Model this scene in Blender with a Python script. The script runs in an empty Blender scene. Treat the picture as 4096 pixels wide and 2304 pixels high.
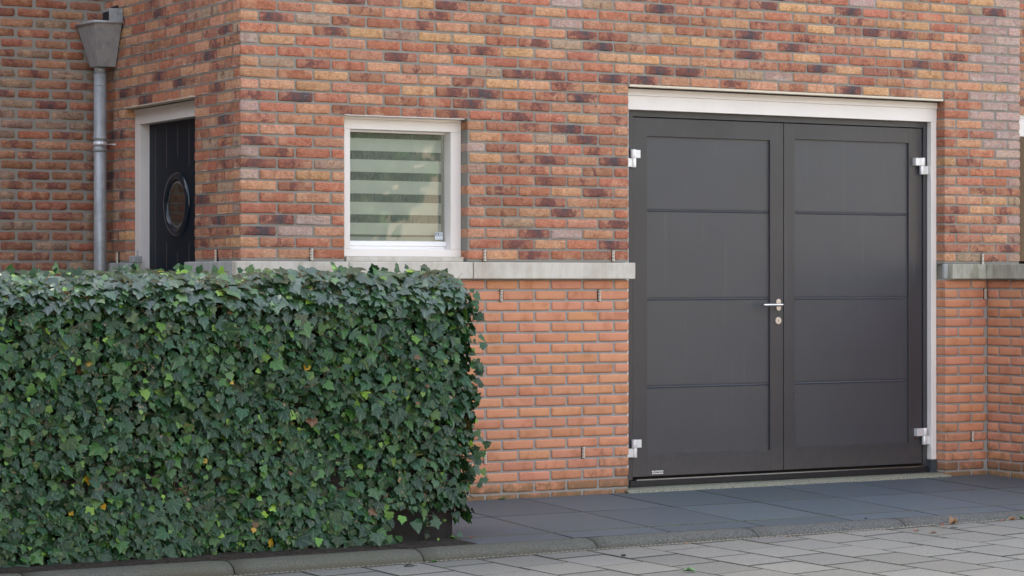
import bpy, bmesh, math, random
from mathutils import Vector, noise, Matrix
R = math.radians
random.seed(7)
sc = bpy.context.scene
COL = sc.collection

# ---------------------------------------------------------------- camera
cam_d = bpy.data.cameras.new("camera")
cam_d.sensor_width = 36.0
cam_d.lens = 85.07
cam_d.shift_y = -0.00797
cam_d.clip_start = 0.1
cam_d.clip_end = 2000
cam = bpy.data.objects.new("camera", cam_d)
COL.objects.link(cam)
cam.location = (-5.3168, -12.2432, 1.2758)
cam.rotation_euler = (R(90), 0, -0.52145)
sc.camera = cam

# ---------------------------------------------------------------- light
SUN_EL, SUN_AZ = 38.0, -42.0          # azimuth measured from +Y towards +X
w = bpy.data.worlds.new("World")
sc.world = w
w.use_nodes = True
nt = w.node_tree
bg = nt.nodes["Background"]
sky = nt.nodes.new("ShaderNodeTexSky")
sky.sky_type = 'NISHITA'
sky.sun_disc = False
sky.sun_elevation = R(SUN_EL)
sky.sun_rotation = R(SUN_AZ)
sky.air_density = 1.0
sky.dust_density = 2.5
sky.ozone_density = 1.0
hsv = nt.nodes.new("ShaderNodeHueSaturation")
hsv.inputs['Saturation'].default_value = 0.5
nt.links.new(sky.outputs[0], hsv.inputs['Color'])
nt.links.new(hsv.outputs[0], bg.inputs[0])
bg.inputs[1].default_value = 0.15
sd = bpy.data.lights.new("sun", 'SUN')
sd.energy = 3.8
sd.angle = R(0.5)
sd.color = (1.0, 0.93, 0.82)
sun = bpy.data.objects.new("sun", sd)
COL.objects.link(sun)
sv = Vector((math.sin(R(SUN_AZ)) * math.cos(R(SUN_EL)), math.cos(R(SUN_AZ)) * math.cos(R(SUN_EL)), math.sin(R(SUN_EL))))
sun.rotation_euler = sv.to_track_quat('Z', 'Y').to_euler()
sun.location = (-10, 10, 14)
sc.view_settings.view_transform = 'Standard'
sc.view_settings.look = 'None'
sc.view_settings.gamma = 1.0
sc.view_settings.use_curve_mapping = False
sc.view_settings.exposure = 2.32

# ---------------------------------------------------------------- helpers
def srgb(r, g, b):
    f = lambda c: (c / 255 / 12.92) if c / 255 <= .04045 else ((c / 255 + .055) / 1.055) ** 2.4
    return (f(r), f(g), f(b))

def mat(name, color=(.5, .5, .5), rough=.6, metal=0.0, spec=.5):
    m = bpy.data.materials.new(name)
    m.use_nodes = True
    b = m.node_tree.nodes["Principled BSDF"]
    b.inputs['Base Color'].default_value = (*color, 1)
    b.inputs['Roughness'].default_value = rough
    b.inputs['Metallic'].default_value = metal
    b.inputs['Specular IOR Level'].default_value = spec
    return m

class NT:
    """small node helper"""
    def __init__(s, m):
        s.t = m.node_tree
        s.b = s.t.nodes["Principled BSDF"]
    def n(s, typ, **kw):
        nd = s.t.nodes.new(typ)
        for k, v in kw.items():
            if k.startswith('i_'):
                key = k[2:]
                key = int(key) if key.isdigit() else key.replace('_', ' ')
                if isinstance(v, bpy.types.NodeSocket):
                    s.t.links.new(v, nd.inputs[key])
                else:
                    nd.inputs[key].default_value = v
            else:
                setattr(nd, k, v)
        return nd
    def l(s, a, b):
        s.t.links.new(a, b)
    def math(s, op, a, b=None, clamp=False):
        nd = s.t.nodes.new("ShaderNodeMath"); nd.operation = op; nd.use_clamp = clamp
        for i, v in enumerate((a, b)):
            if v is None: continue
            if isinstance(v, bpy.types.NodeSocket): s.l(v, nd.inputs[i])
            else: nd.inputs[i].default_value = v
        return nd.outputs[0]
    def ramp(s, fac, lo, hi):
        nd = s.t.nodes.new("ShaderNodeMapRange"); nd.interpolation_type = 'SMOOTHSTEP'
        s.l(fac, nd.inputs[0]); nd.inputs[1].default_value = lo; nd.inputs[2].default_value = hi
        return nd.outputs[0]
    def mix(s, fac, a, b, mode='MIX'):
        nd = s.t.nodes.new("ShaderNodeMix"); nd.data_type = 'RGBA'; nd.blend_type = mode
        for sock, v in ((nd.inputs[0], fac), (nd.inputs[6], a), (nd.inputs[7], b)):
            if isinstance(v, bpy.types.NodeSocket): s.l(v, sock)
            elif isinstance(v, (int, float)): sock.default_value = v
            else: sock.default_value = (*v[:3], 1)
        return nd.outputs[2]
    def noise(s, vec, scale, detail=4, rough=.55, dist=0.0):
        nd = s.t.nodes.new("ShaderNodeTexNoise")
        if vec is not None: s.l(vec, nd.inputs['Vector'])
        nd.inputs['Scale'].default_value = scale; nd.inputs['Detail'].default_value = detail
        nd.inputs['Roughness'].default_value = rough; nd.inputs['Distortion'].default_value = dist
        return nd.outputs[0]
    def bump(s, h, strength, dist):
        nd = s.t.nodes.new("ShaderNodeBump")
        s.l(h, nd.inputs['Height']); nd.inputs['Strength'].default_value = strength; nd.inputs['Distance'].default_value = dist
        s.l(nd.outputs[0], s.b.inputs['Normal'])
        return nd
    def coord(s):
        return s.t.nodes.new("ShaderNodeTexCoord").outputs['Object']
    def mapping(s, vec, scale):
        nd = s.t.nodes.new("ShaderNodeMapping"); s.l(vec, nd.inputs[0]); nd.inputs['Scale'].default_value = scale
        return nd.outputs[0]

class MB:
    """mesh builder: vertices, faces, per-face data"""
    def __init__(s):
        s.v = []; s.f = []; s.uv = []; s.c = []; s.p = []; s.sm = []
    def face(s, idx, uv=None, c=(1, 1, 1, 1), p=(0, 0, 0, 0), smooth=False):
        s.f.append(idx); s.uv.append(uv); s.c.append(c); s.p.append(p); s.sm.append(smooth)
    def quadbox(s, x0, x1, y0, y1, z0, z1, c=(1, 1, 1, 1), p=(0, 0, 0, 0)):
        b = len(s.v)
        s.v += [(x0, y0, z0), (x1, y0, z0), (x1, y1, z0), (x0, y1, z0), (x0, y0, z1), (x1, y0, z1), (x1, y1, z1), (x0, y1, z1)]
        for q in ((0, 3, 2, 1), (4, 5, 6, 7), (0, 1, 5, 4), (1, 2, 6, 5), (2, 3, 7, 6), (3, 0, 4, 7)):
            s.face(tuple(b + i for i in q), c=c, p=p)
    def prism(s, pts, axis, a0, a1, smooth=False):
        """extrude a closed 2D outline along an axis; pts are in the other two axes"""
        b = len(s.v); n = len(pts)
        def P(t, q):
            return {'x': (t, q[0], q[1]), 'y': (q[0], t, q[1]), 'z': (q[0], q[1], t)}[axis]
        for q in pts: s.v.append(P(a0, q))
        for q in pts: s.v.append(P(a1, q))
        for i in range(n):
            j = (i + 1) % n
            s.face((b + i, b + j, b + n + j, b + n + i), smooth=smooth)
        s.face(tuple(b + i for i in reversed(range(n)))); s.face(tuple(b + n + i for i in range(n)))
    def tube(s, path, rads, seg=10, cap=True, smooth=True):
        b = len(s.v); n = len(path)
        for i, pt in enumerate(path):
            pt = Vector(pt)
            d = (Vector(path[min(i + 1, n - 1)]) - Vector(path[max(i - 1, 0)]))
            d = d.normalized() if d.length > 1e-9 else Vector((0, 0, 1))
            up = Vector((0, 0, 1)) if abs(d.z) < .9 else Vector((1, 0, 0))
            a = d.cross(up).normalized(); c = d.cross(a).normalized()
            r = rads[i] if isinstance(rads, (list, tuple)) else rads
            for k in range(seg):
                t = 2 * math.pi * k / seg
                s.v.append(tuple(pt + a * (r * math.cos(t)) + c * (r * math.sin(t))))
        for i in range(n - 1):
            for k in range(seg):
                k2 = (k + 1) % seg
                s.face((b + i * seg + k, b + i * seg + k2, b + (i + 1) * seg + k2, b + (i + 1) * seg + k), smooth=smooth)
        if cap:
            s.face(tuple(b + k for k in reversed(range(seg)))); s.face(tuple(b + (n - 1) * seg + k for k in range(seg)))
    def build(s, name, m, parent=None, bevel=0, attrs=False, recalc=True):
        me = bpy.data.meshes.new(name)
        me.from_pydata(s.v, [], s.f)
        if attrs:
            me.uv_layers.new(name="UVMap")
            me.color_attributes.new("Col", 'FLOAT_COLOR', 'CORNER')
            me.color_attributes.new("Par", 'FLOAT_COLOR', 'CORNER')
            U = []; Cc = []; P = []
            for f, uv, c, p in zip(s.f, s.uv, s.c, s.p):
                for i in range(len(f)):
                    U += list(uv[i]) if uv else [0.5, 0.5]
                    Cc += list(c); P += list(p)
            me.uv_layers["UVMap"].data.foreach_set("uv", U)
            me.color_attributes["Col"].data.foreach_set("color", Cc)
            me.color_attributes["Par"].data.foreach_set("color", P)
        me.polygons.foreach_set("use_smooth", s.sm)
        me.materials.append(m)
        if recalc:
            bm = bmesh.new(); bm.from_mesh(me); bmesh.ops.recalc_face_normals(bm, faces=bm.faces); bm.to_mesh(me); bm.free()
        o = bpy.data.objects.new(name, me)
        COL.objects.link(o)
        if parent: o.parent = parent
        if bevel:
            bv = o.modifiers.new("bevel", 'BEVEL'); bv.width = bevel; bv.segments = 2; bv.limit_method = 'ANGLE'
        return o

def empty(name, loc=(0, 0, 0), label=None, cat=None, group=None):
    o = bpy.data.objects.new(name, None)
    o.empty_display_size = .1
    COL.objects.link(o)
    # things keep their empty at the base; children use world coordinates shifted by the inverse
    o.location = loc
    tag(o, label, cat, group)
    return o
def tag(o, label=None, cat=None, group=None, kind=None):
    if label: o["label"] = label
    if cat: o["category"] = cat
    if group: o["group"] = group
    if kind: o["kind"] = kind
    return o
def adopt(parent):
    """children were built in world coordinates: cancel the parent's offset"""
    M = Matrix.Translation(-Vector(parent.location))
    for ch in parent.children:
        if ch.get("_own"): continue
        ch.matrix_parent_inverse = M
def box(name, m, parent, x0, x1, y0, y1, z0, z1, bevel=0):
    b = MB(); b.quadbox(x0, x1, y0, y1, z0, z1); return b.build(name, m, parent, bevel)
def poly_obj(name, m, parent, pts3, thick_dir, t):
    """flat outline (3D points) given a small thickness"""
    b = MB(); n = len(pts3); d = Vector(thick_dir) * t
    b.v = [tuple(Vector(p)) for p in pts3] + [tuple(Vector(p) + d) for p in pts3]
    b.face(tuple(range(n))); b.face(tuple(reversed(range(n, 2 * n))))
    for i in range(n):
        j = (i + 1) % n; b.face((i, j, n + j, n + i))
    return b.build(name, m, parent)
def text_obj(name, body, m, parent, loc, rot, size, extrude=.0004, sx=1.0, align='CENTER'):
    cu = bpy.data.curves.new(name, 'FONT'); cu.body = body; cu.size = size; cu.extrude = extrude
    cu.align_x = align; cu.align_y = 'CENTER'; cu.offset = size * .012
    tmp = bpy.data.objects.new(name + "_c", cu); COL.objects.link(tmp)
    dg = bpy.context.evaluated_depsgraph_get()
    me = bpy.data.meshes.new_from_object(tmp.evaluated_get(dg))
    bpy.data.objects.remove(tmp); bpy.data.curves.remove(cu)
    me.materials.clear(); me.materials.append(m)
    o = bpy.data.objects.new(name, me); COL.objects.link(o)
    o.location = loc; o.rotation_euler = rot; o.scale = (sx, 1, 1)
    if parent: o.parent = parent
    return o
def tri_noise(x, y, z=0.0):
    return noise.noise(Vector((x, y, z)))

# ---------------------------------------------------------------- materials
def brick_material(name, handmade=True):
    m = mat(name, rough=.85, spec=.25); t = NT(m)
    col = t.n("ShaderNodeVertexColor", layer_name="Col").outputs[0]
    par = t.n("ShaderNodeVertexColor", layer_name="Par").outputs[0]
    sp = t.n("ShaderNodeSeparateColor"); t.l(par, sp.inputs[0])
    uv = t.n("ShaderNodeUVMap").outputs[0]
    sx = t.n("ShaderNodeSeparateXYZ"); t.l(uv, sx.inputs[0])
    co = t.coord()
    n1 = t.noise(co, 22, 5, .65, .6)
    n2 = t.noise(co, 75, 4, .7, .4)
    n3 = t.noise(co, 9, 3, .6)
    if handmade:
        # colour variation inside a brick
        c1 = t.mix(t.ramp(n1, .42, .68), col, t.mix(1.0, col, (.78, .68, .64), 'MULTIPLY'))
        c1 = t.mix(t.ramp(n3, .5, .66), c1, t.mix(.4, c1, (.68, .43, .27)))
        # burnt middle
        ax = t.math('ABSOLUTE', t.math('SUBTRACT', sx.outputs[0], sp.outputs[2]))
        shape = t.math('SUBTRACT', sp.outputs[0], t.math('MULTIPLY', ax, 1.25))
        shape = t.math('ADD', shape, t.math('MULTIPLY', t.math('SUBTRACT', n1, .5), 1.6))
        shape = t.math('ADD', shape, t.math('MULTIPLY', t.math('SUBTRACT', n2, .5), .7))
        bm_ = t.ramp(shape, .12, .42)
        core = t.ramp(shape, .50, .80)
        burn = t.mix(core, (.21, .088, .075), (.085, .078, .092))
        c2 = t.mix(t.math('MULTIPLY', bm_, .93), c1, burn)
        # white bloom, strongest along the lower edge
        wv = t.math('ADD', sp.outputs[1], t.math('MULTIPLY', t.math('SUBTRACT', n1, .5), 1.5))
        wv = t.math('SUBTRACT', wv, t.math('MULTIPLY', t.math('MULTIPLY', sx.outputs[1], sp.outputs[1]), .35))
        wv = t.math('ADD', wv, t.math('MULTIPLY', t.math('SUBTRACT', n2, .5), .5))
        c3 = t.mix(t.math('MULTIPLY', t.ramp(wv, .35, .85), .8), c2, (.60, .50, .47))
        edge = t.math('MULTIPLY', t.ramp(sx.outputs[1], .16, .02), t.math('MULTIPLY', t.ramp(n3, .48, .60), .55))
        c3 = t.mix(edge, c3, (.62, .55, .52))
        c4 = t.mix(.75, c3, t.mix(t.ramp(t.noise(t.mapping(co, (1, 1, 2.2)), 60, 5, .75, 1.2), .32, .68), (.50, .47, .45), (1.22, 1.20, 1.16)), 'MULTIPLY')
        t.l(c4, t.b.inputs['Base Color'])
        wav = t.noise(t.mapping(co, (1.0, 1.0, 2.6)), 38, 4, .65, 2.5)
        h = t.math('ADD', t.math('MULTIPLY', wav, 1.0), t.math('MULTIPLY', n2, .6))
        t.bump(h, 1.0, .006)
    else:
        c1 = t.mix(t.ramp(n3, .45, .75), col, t.mix(1.0, col, (.78, .70, .64), 'MULTIPLY'))
        dirt = t.math('ADD', t.math('MULTIPLY', sp.outputs[0], 1.0), t.math('MULTIPLY', t.math('SUBTRACT', n1, .5), 1.3))
        c2 = t.mix(t.math('MULTIPLY', t.ramp(dirt, .30, .75), .6), c1, (.10, .065, .04))
        c3 = t.mix(t.ramp(n2, .70, .78), c2, (.10, .05, .03))
        so_ = t.n("ShaderNodeSeparateXYZ"); t.l(co, so_.inputs[0])
        alg = t.math('ADD', t.ramp(so_.outputs[2], .17, .0), t.math('MULTIPLY', t.math('SUBTRACT', n1, .5), 1.6))
        c3 = t.mix(t.math('MULTIPLY', t.ramp(alg, .45, 1.2), .55), c3, (.16, .135, .065))
        slt = t.math('MULTIPLY', t.ramp(t.noise(co, 5, 5, .7), .60, .74), t.ramp(n1, .45, .6))
        c3 = t.mix(t.math('MULTIPLY', slt, .35), c3, (.55, .47, .42))
        t.l(c3, t.b.inputs['Base Color'])
        t.bump(t.math('ADD', n2, t.noise(co, 320, 2)), .5, .0012)
    return m
M_BRICK = brick_material("handmade_brick")
M_SMOOTH = brick_material("smooth_orange_brick", False)

def mortar_material(name, c):
    m = mat(name, c, .95, spec=.2); t = NT(m); co = t.coord()
    n1 = t.noise(co, 260, 3, .7); n2 = t.noise(co, 6, 4)
    cc = t.mix(n2, tuple(x * .85 for x in c), tuple(x * 1.08 for x in c))
    cc = t.mix(t.math('MULTIPLY', t.ramp(n1, .4, .7), .35), cc, tuple(x * .55 for x in c))
    t.l(cc, t.b.inputs['Base Color']); t.bump(n1, .8, .003)
    return m
M_MORTAR = mortar_material("grey_mortar", (.285, .27, .235))

def concrete_material(name, c, stain, amount=.6):
    m = mat(name, c, .85, spec=.3); t = NT(m); co = t.coord()
    n = t.noise(co, 5, 4); drip = t.noise(t.mapping(co, (1, 1, .22)), 16, 5, .7)
    fine = t.noise(co, 150, 3, .7)
    cc = t.mix(t.math('MULTIPLY', t.ramp(drip, .38, .70), amount), c, stain)
    cc = t.mix(t.math('MULTIPLY', t.ramp(n, .45, .7), .4), cc, tuple(x * .75 for x in stain))
    cc = t.mix(t.ramp(fine, .66, .74), cc, tuple(x * .35 for x in c))
    t.l(cc, t.b.inputs['Base Color']); t.bump(fine, .4, .0015)
    return m
M_COPE = concrete_material("weathered_concrete", (.60, .565, .50), (.42, .36, .27), .55)
M_COPE_G = concrete_material("algae_stained_concrete", (.44, .43, .36), (.22, .205, .135), .8)
M_COPE_B = concrete_material("cut_concrete", (.42, .43, .42), (.27, .28, .27), .5)

def paint(name, c, rough=.35, n_amt=.08, dirt=0.0, dust=False):
    m = mat(name, c, rough); t = NT(m); co = t.coord()
    n = t.noise(co, 3.0, 5, .6); f = t.noise(co, 900, 2)
    cc = t.mix(t.math('MULTIPLY', t.ramp(n, .35, .7), n_amt), c, tuple(x * .6 for x in c))
    if dirt:
        d = t.noise(t.mapping(co, (1, 1, .12)), 30, 4)
        cc = t.mix(t.math('MULTIPLY', t.ramp(d, .55, .8), dirt), cc, (.35, .30, .24))
    if dust:
        sp_ = t.n("ShaderNodeSeparateXYZ"); t.l(co, sp_.inputs[0])
        hgt_ = t.math('ADD', t.ramp(sp_.outputs[2], .42, .06), t.math('MULTIPLY', t.math('SUBTRACT', t.noise(co, 26, 5, .75), .5), 1.4))
        cc = t.mix(t.math('MULTIPLY', t.ramp(hgt_, .25, 1.3), .20), cc, (.17, .15, .125))
        st_ = t.noise(t.mapping(co, (1, 1, .05)), 22, 4, .7)
        cc = t.mix(t.math('MULTIPLY', t.ramp(st_, .56, .78), .10), cc, (.22, .21, .20))
        t.l(t.math('ADD', t.math('MULTIPLY', t.noise(co, 4, 5, .65), .22), rough - .10), t.b.inputs['Roughness'])
    t.l(cc, t.b.inputs['Base Color']); t.bump(f, .06, .0006)
    return m
M_WHITE = paint("cream_white_paint", (.80, .76, .72), .38, .12, .05)
M_WHITE2 = paint("bright_white_sash", (.86, .86, .86), .3, .05)
M_ANTH = paint("anthracite_coating", (.044, .043, .049), .31, .15, dust=True)
M_ANTHP = paint("anthracite_panel_coating", (.056, .058, .067), .33, .15, dust=True)
for q_ in (M_ANTH, M_ANTHP): q_.node_tree.nodes["Principled BSDF"].inputs["Specular IOR Level"].default_value = .6
M_BLACK = mat("black_rubber", (.012, .012, .014), .5)
M_GAP = mat("dark_gap", (.01, .01, .011), .8)
M_NAVY = paint("dark_blue_black_door_paint", (.002, .010, .019), .5, .3)
M_NAVY.node_tree.nodes["Principled BSDF"].inputs["Specular IOR Level"].default_value = .25
M_GROOVE = mat("worn_groove", (.10, .07, .06), .7)
M_ALU = mat("satin_aluminium", (.78, .78, .78), .38, .35)
M_CHROME = mat("polished_steel", (.75, .72, .68), .18, 1.0)
M_SATIN = mat("satin_steel", (.70, .62, .53), .4, .7)
M_LINTEL = mat("zinc_coated_lintel", (.62, .54, .42), .5, .1)
M_STICK = mat("white_sticker", (.62, .68, .72), .4)
M_BLUE = mat("dark_blue_print", (.02, .035, .12), .4)
M_TEXT = mat("grey_print", (.15, .17, .22), .5)
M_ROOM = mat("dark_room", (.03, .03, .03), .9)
M_PLINTH = paint("dark_stone_plinth", (.045, .055, .065), .5, .4)

def zinc():
    m = mat("weathered_zinc", (.34, .36, .37), .42, .25); t = NT(m); co = t.coord()
    n = t.noise(co, 14, 5, .6, .5); s = t.noise(t.mapping(co, (1, 1, .15)), 45, 4)
    f = t.noise(co, 500, 2)
    c = t.mix(t.ramp(n, .4, .65), (.37, .385, .39), (.30, .315, .325))
    c = t.mix(t.math('MULTIPLY', t.ramp(s, .55, .75), .4), c, (.50, .50, .49))
    t.l(c, t.b.inputs['Base Color'])
    t.l(t.math('ADD', t.math('MULTIPLY', n, .12), .36), t.b.inputs['Roughness'])
    t.bump(f, .08, .0008)
    return m
M_ZINC = zinc()
def glass_mat(name, tint, rough=.02, ior=1.5):
    m = bpy.data.materials.new(name); m.use_nodes = True; t = m.node_tree
    for n in list(t.nodes): t.nodes.remove(n)
    out = t.nodes.new("ShaderNodeOutputMaterial"); mx = t.nodes.new("ShaderNodeMixShader")
    fr = t.nodes.new("ShaderNodeFresnel"); fr.inputs[0].default_value = ior
    tr = t.nodes.new("ShaderNodeBsdfTransparent"); tr.inputs[0].default_value = (*tint, 1)
    gl = t.nodes.new("ShaderNodeBsdfGlossy"); gl.inputs['Roughness'].default_value = rough
    t.links.new(fr.outputs[0], mx.inputs[0]); t.links.new(tr.outputs[0], mx.inputs[1]); t.links.new(gl.outputs[0], mx.inputs[2])
    t.links.new(mx.outputs[0], out.inputs[0])
    return m
M_GLASS = glass_mat("window_glass", (.89, .925, .895), .015, 1.5)
M_PORT = glass_mat("porthole_glass", (.35, .33, .28), .03, 1.7)

# ---------------------------------------------------------------- brick laying
HU, Z0 = .06224, 1.3959
HL, ZM0 = .06234, 1.2214
# colours read from the wall: y yellow, o salmon, r red, b brown red, p purple, d burnt, w white bloomed, t tan grey
PAL = {'y': ((.68, .365, .18), 0.0, 0.0), 'o': ((.65, .315, .180), 0.0, .06), 'r': ((.56, .205, .115), 0.0, .10),
       'b': ((.49, .215, .125), .27, .18), 'p': ((.48, .19, .11), .45, .10), 'd': ((.44, .18, .11), .70, .14),
       'w': ((.52, .33, .27), .08, .60), 't': ((.48, .32, .22), .22, .25)}
MAP = {
    28: "orbyodrypoyrboydrpoybroyww", 27: "royrbopyrdoyrbyrobypoyrryw",
    26: "yobrypdoyrbopryodbrwyyytdw", 25: "orpyodbroyrbprbbdyodrbrowW", 24: "rpoybrdrrwtodororopbyyroww",
    23: "orydbydoryrrbpbyppybddboww", 22: "rbobopobrwboyrbdrpooyyooww", 21: "odtprpobyodptyypodbbooopww",
    20: "rodytyyrptdbrbbdoyrrrdpoww", 19: "wyrorrppyoryyyoobpdybbyoww", 18: "rrrodorrroroddotwoorooyoyw",
    17: "otproboetddrddyopobodyborww".replace('e', ''), 16: "yrybobopyypooo...........w",
}
ROWL = {  # left of garage (columns 0..11), then right of it
    16: ("yrybo" + "opyypo" + "o", "orww"), 15: ("oyyory" + "pDrpDr", "rww"), 14: ("pdrob" + "rdopob" + "o", "ooww"),
    13: ("wropr" + "b" + "prdryb", "rbw"), 12: ("bor...obbdro", "roww"), 11: ("rorr...ortdb", "rrw"),
    10: ("dro...wbordo"[0:3] + "...wborpo", "ypow"), 9: ("wprr...ybdod", "brr"), 8: ("dpt...tbpobr", "orrw"),
    7: ("woyo...rrpbr", "obb"), 6: ("obr...oprydo", "ooyt"), 5: ("oroo...brdob", "pyp"), 4: ("rrr...obydyr", "pobw"),
    3: ("odwr...rtrod", "pbo"), 2: ("dwo...oodwor", "rbot"), 1: ("obrr...rpord", "bbp"), 0: ("oor...ropryr"[0:3] + "...roprbr", "otpt")}
FALL = "yooorrrbbppdtow"
rng = random.Random(11)

def brick(b, O, U, N, u0, u1, z0, z1, c, par, rough=.0022, back=.014, nx=8, ny=3, proud=0.0, rnd=.0026, deepL=0, deepR=0):
    """one brick face with a wobbly outline, rounded arrises and a slightly uneven surface"""
    base = len(b.v); O = Vector(O); U = Vector(U); N = Vector(N)
    nx = max(3, int(nx * (u1 - u0) / .21 + .5)); seed = rng.random() * 100
    for j in range(ny + 1):
        for i in range(nx + 1):
            fu, fv = i / nx, j / ny
            # ease vertices towards the edges so the rounding is tight
            fu2 = fu if 0 < i < nx else fu
            u = u0 + (u1 - u0) * fu2; z = z0 + (z1 - z0) * fv
            if i == 1: u = u0 + min(.010, (u1 - u0) * .2)
            if i == nx - 1: u = u1 - min(.010, (u1 - u0) * .2)
            if j == 1: z = z0 + .008
            if j == ny - 1: z = z1 - .008
            d = proud
            eu = i in (0, nx); ev = j in (0, ny)
            nv = tri_noise(u * 45 + seed, z * 45, seed)
            d += nv * rough * (1.0 if not (eu or ev) else .4)
            if eu: u += tri_noise(seed, z * 60, 3) * rough * 1.2; d -= rnd
            if ev: z += tri_noise(u * 30, seed, 9) * rough * 1.3; d -= rnd * .8
            if eu and ev: d -= rnd * .4; u += (.004 if i == 0 else -.004)
            b.v.append(tuple(O + U * u + Vector((0, 0, z)) + N * d))
    W = nx + 1
    flip = U.cross(Vector((0, 0, 1))).dot(N) < 0
    for j in range(ny):
        for i in range(nx):
            idx = (base + j * W + i, base + j * W + i + 1, base + (j + 1) * W + i + 1, base + (j + 1) * W + i)
            uu = lambda q: 0 if q == 0 else 1 if q == nx else (.05 if q == 1 else .95 if q == nx - 1 else q / nx)
            vv = lambda q: 0 if q == 0 else 1 if q == ny else (.16 if q == 1 else .84 if q == ny - 1 else q / ny)
            uv = [(uu(i), vv(j)), (uu(i + 1), vv(j)), (uu(i + 1), vv(j + 1)), (uu(i), vv(j + 1))]
            if flip: idx = idx[::-1]; uv = uv[::-1]
            b.face(idx, uv, c, par, True)
    ring = [(i, 0) for i in range(nx)] + [(nx, j) for j in range(ny)] + [(i, ny) for i in range(nx, 0, -1)] + [(0, j) for j in range(ny, 0, -1)]
    sb = len(b.v)
    for (i, j) in ring:
        p = Vector(b.v[base + j * W + i]); bd = back
        if i == 0 and deepL: bd = deepL
        if i == nx and deepR: bd = deepR
        b.v.append(tuple(p - N * bd))
    n = len(ring)
    for k in range(n):
        k2 = (k + 1) % n
        i, j = ring[k]; i2, j2 = ring[k2]
        b.face((base + j * W + i, sb + k, sb + k2, base + j2 * W + i2),
               [(i / nx, j / ny)] * 4, c, par, False)

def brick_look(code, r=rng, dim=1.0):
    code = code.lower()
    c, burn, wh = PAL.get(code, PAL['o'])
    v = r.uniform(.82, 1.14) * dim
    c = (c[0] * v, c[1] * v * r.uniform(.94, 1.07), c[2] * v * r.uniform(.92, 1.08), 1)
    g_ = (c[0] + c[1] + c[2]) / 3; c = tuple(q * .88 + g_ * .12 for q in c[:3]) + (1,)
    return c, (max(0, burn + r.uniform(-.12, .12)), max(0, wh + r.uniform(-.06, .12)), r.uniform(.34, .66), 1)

def lay(b, O, U, N, ua, ub, first_even, first_odd, k0, k1, codes, zbase=Z0, h=HU, bh=.0505, openings=(), pitch=.22, joint=.0115, deep=.10, dim=1.0, **kw):
    """running bond between ua and ub; openings = (u0, u1, ztop)"""
    for k in range(k0, k1 + 1):
        z0 = zbase + k * h; z1 = z0 + bh
        if z1 < 0.004: continue
        z0 = max(z0, 0.0)
        off = first_even if k % 2 == 0 else first_odd
        n = 0; u = ua
        e = off
        while e < ua + 1e-6: e += pitch
        col = 0
        while u < ub - .01:
            e2 = min(e, ub + joint * .5)
            a, c_ = u + (joint * .5 if u > ua + 1e-6 else 0), e2 - joint * .5
            if e2 >= ub + joint * .4: c_ = ub
            pieces = [(a, c_, 0, 0)]
            for (o0, o1, zt) in openings:
                if z0 + .02 < zt:
                    np_ = []
                    for (p, q, dl, dr) in pieces:
                        if q <= o0 or p >= o1: 
                            if abs(q - o0) < .012: dr = deep; q = o0
                            if abs(p - o1) < .012: dl = deep; p = o1
                            np_.append((p, q, dl, dr)); continue
                        if p < o0 - .012: np_.append((p, o0, dl, deep))
                        if q > o1 + .012: np_.append((o1, q, deep, dr))
                    pieces = np_
            for (p, q, dl, dr) in pieces:
                if q - p < .02: continue
                code = codes(k, col, p, q)
                c, par = brick_look(code, dim=dim)
                brick(b, O, U, N, p + rng.uniform(-.001, .001) * (not dl), q + rng.uniform(-.001, .001) * (not dr), z0 + rng.uniform(-.001, .001), z1 + rng.uniform(-.0015, .0015), c, par,
                      proud=rng.uniform(-.0015, .0015), deepL=dl, deepR=dr, **kw)
            u = e; e += pitch; col += 1

def codes_front(k, col, p, q):
    if k in ROWL and k <= 16:
        L, Rr = ROWL[k]
        if p < 2.53:
            s = L
            if k <= 12:                # window gap: '...' stands for the columns of the opening
                pre, post = L.split('...') if '...' in L else (L, '')
                if p < 1.0: return pre[col] if col < len(pre) else 'o'
                j = col - (12 - len(post)); return post[j] if 0 <= j < len(post) else 'r'
            return s[col] if col < len(s) else 'o'
        j = col - (26 - len(Rr)); return Rr[j] if 0 <= j < len(Rr) else 'r'
    if k in MAP and col < len(MAP[k]): return MAP[k][col]
    return rng.choice(FALL)
MAP[17] = "otprob" + "otddrd" + "dyopob" + "odyborww"

# ======================================================== THE HOUSE
house = empty("brick_house", (2.5, 0, 0), "brick house corner with a grey double garage door, small window and round-windowed side door", "house")

# --- wall cores (mortar shows between the bricks)
TOP = 6.6
def core(name, boxes, m=M_MORTAR):
    b = MB()
    for q in boxes: b.quadbox(*q)
    return b.build(name, m, house)
CF = .0050
b = MB()
for q in [ (CF, .633, CF, .30, 1.381, 2.2035), (1.424, 2.523, CF, .30, 1.381, 2.2035),
           (CF, 2.523, CF, .30, 2.2035, 2.4525), (4.966, 5.60, CF, .30, 1.381, 2.4525), (CF, 5.60, CF, .30, 2.4525, TOP)]:
    b.quadbox(*q)
lay(b, (0, 0, 0), (1, 0, 0), (0, -1, 0), 0, 5.605, .22, .11, 0, 42, codes_front,
    openings=((.633, 1.421, 2.205 - .02), (2.523, 4.962, 2.435)))
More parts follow.
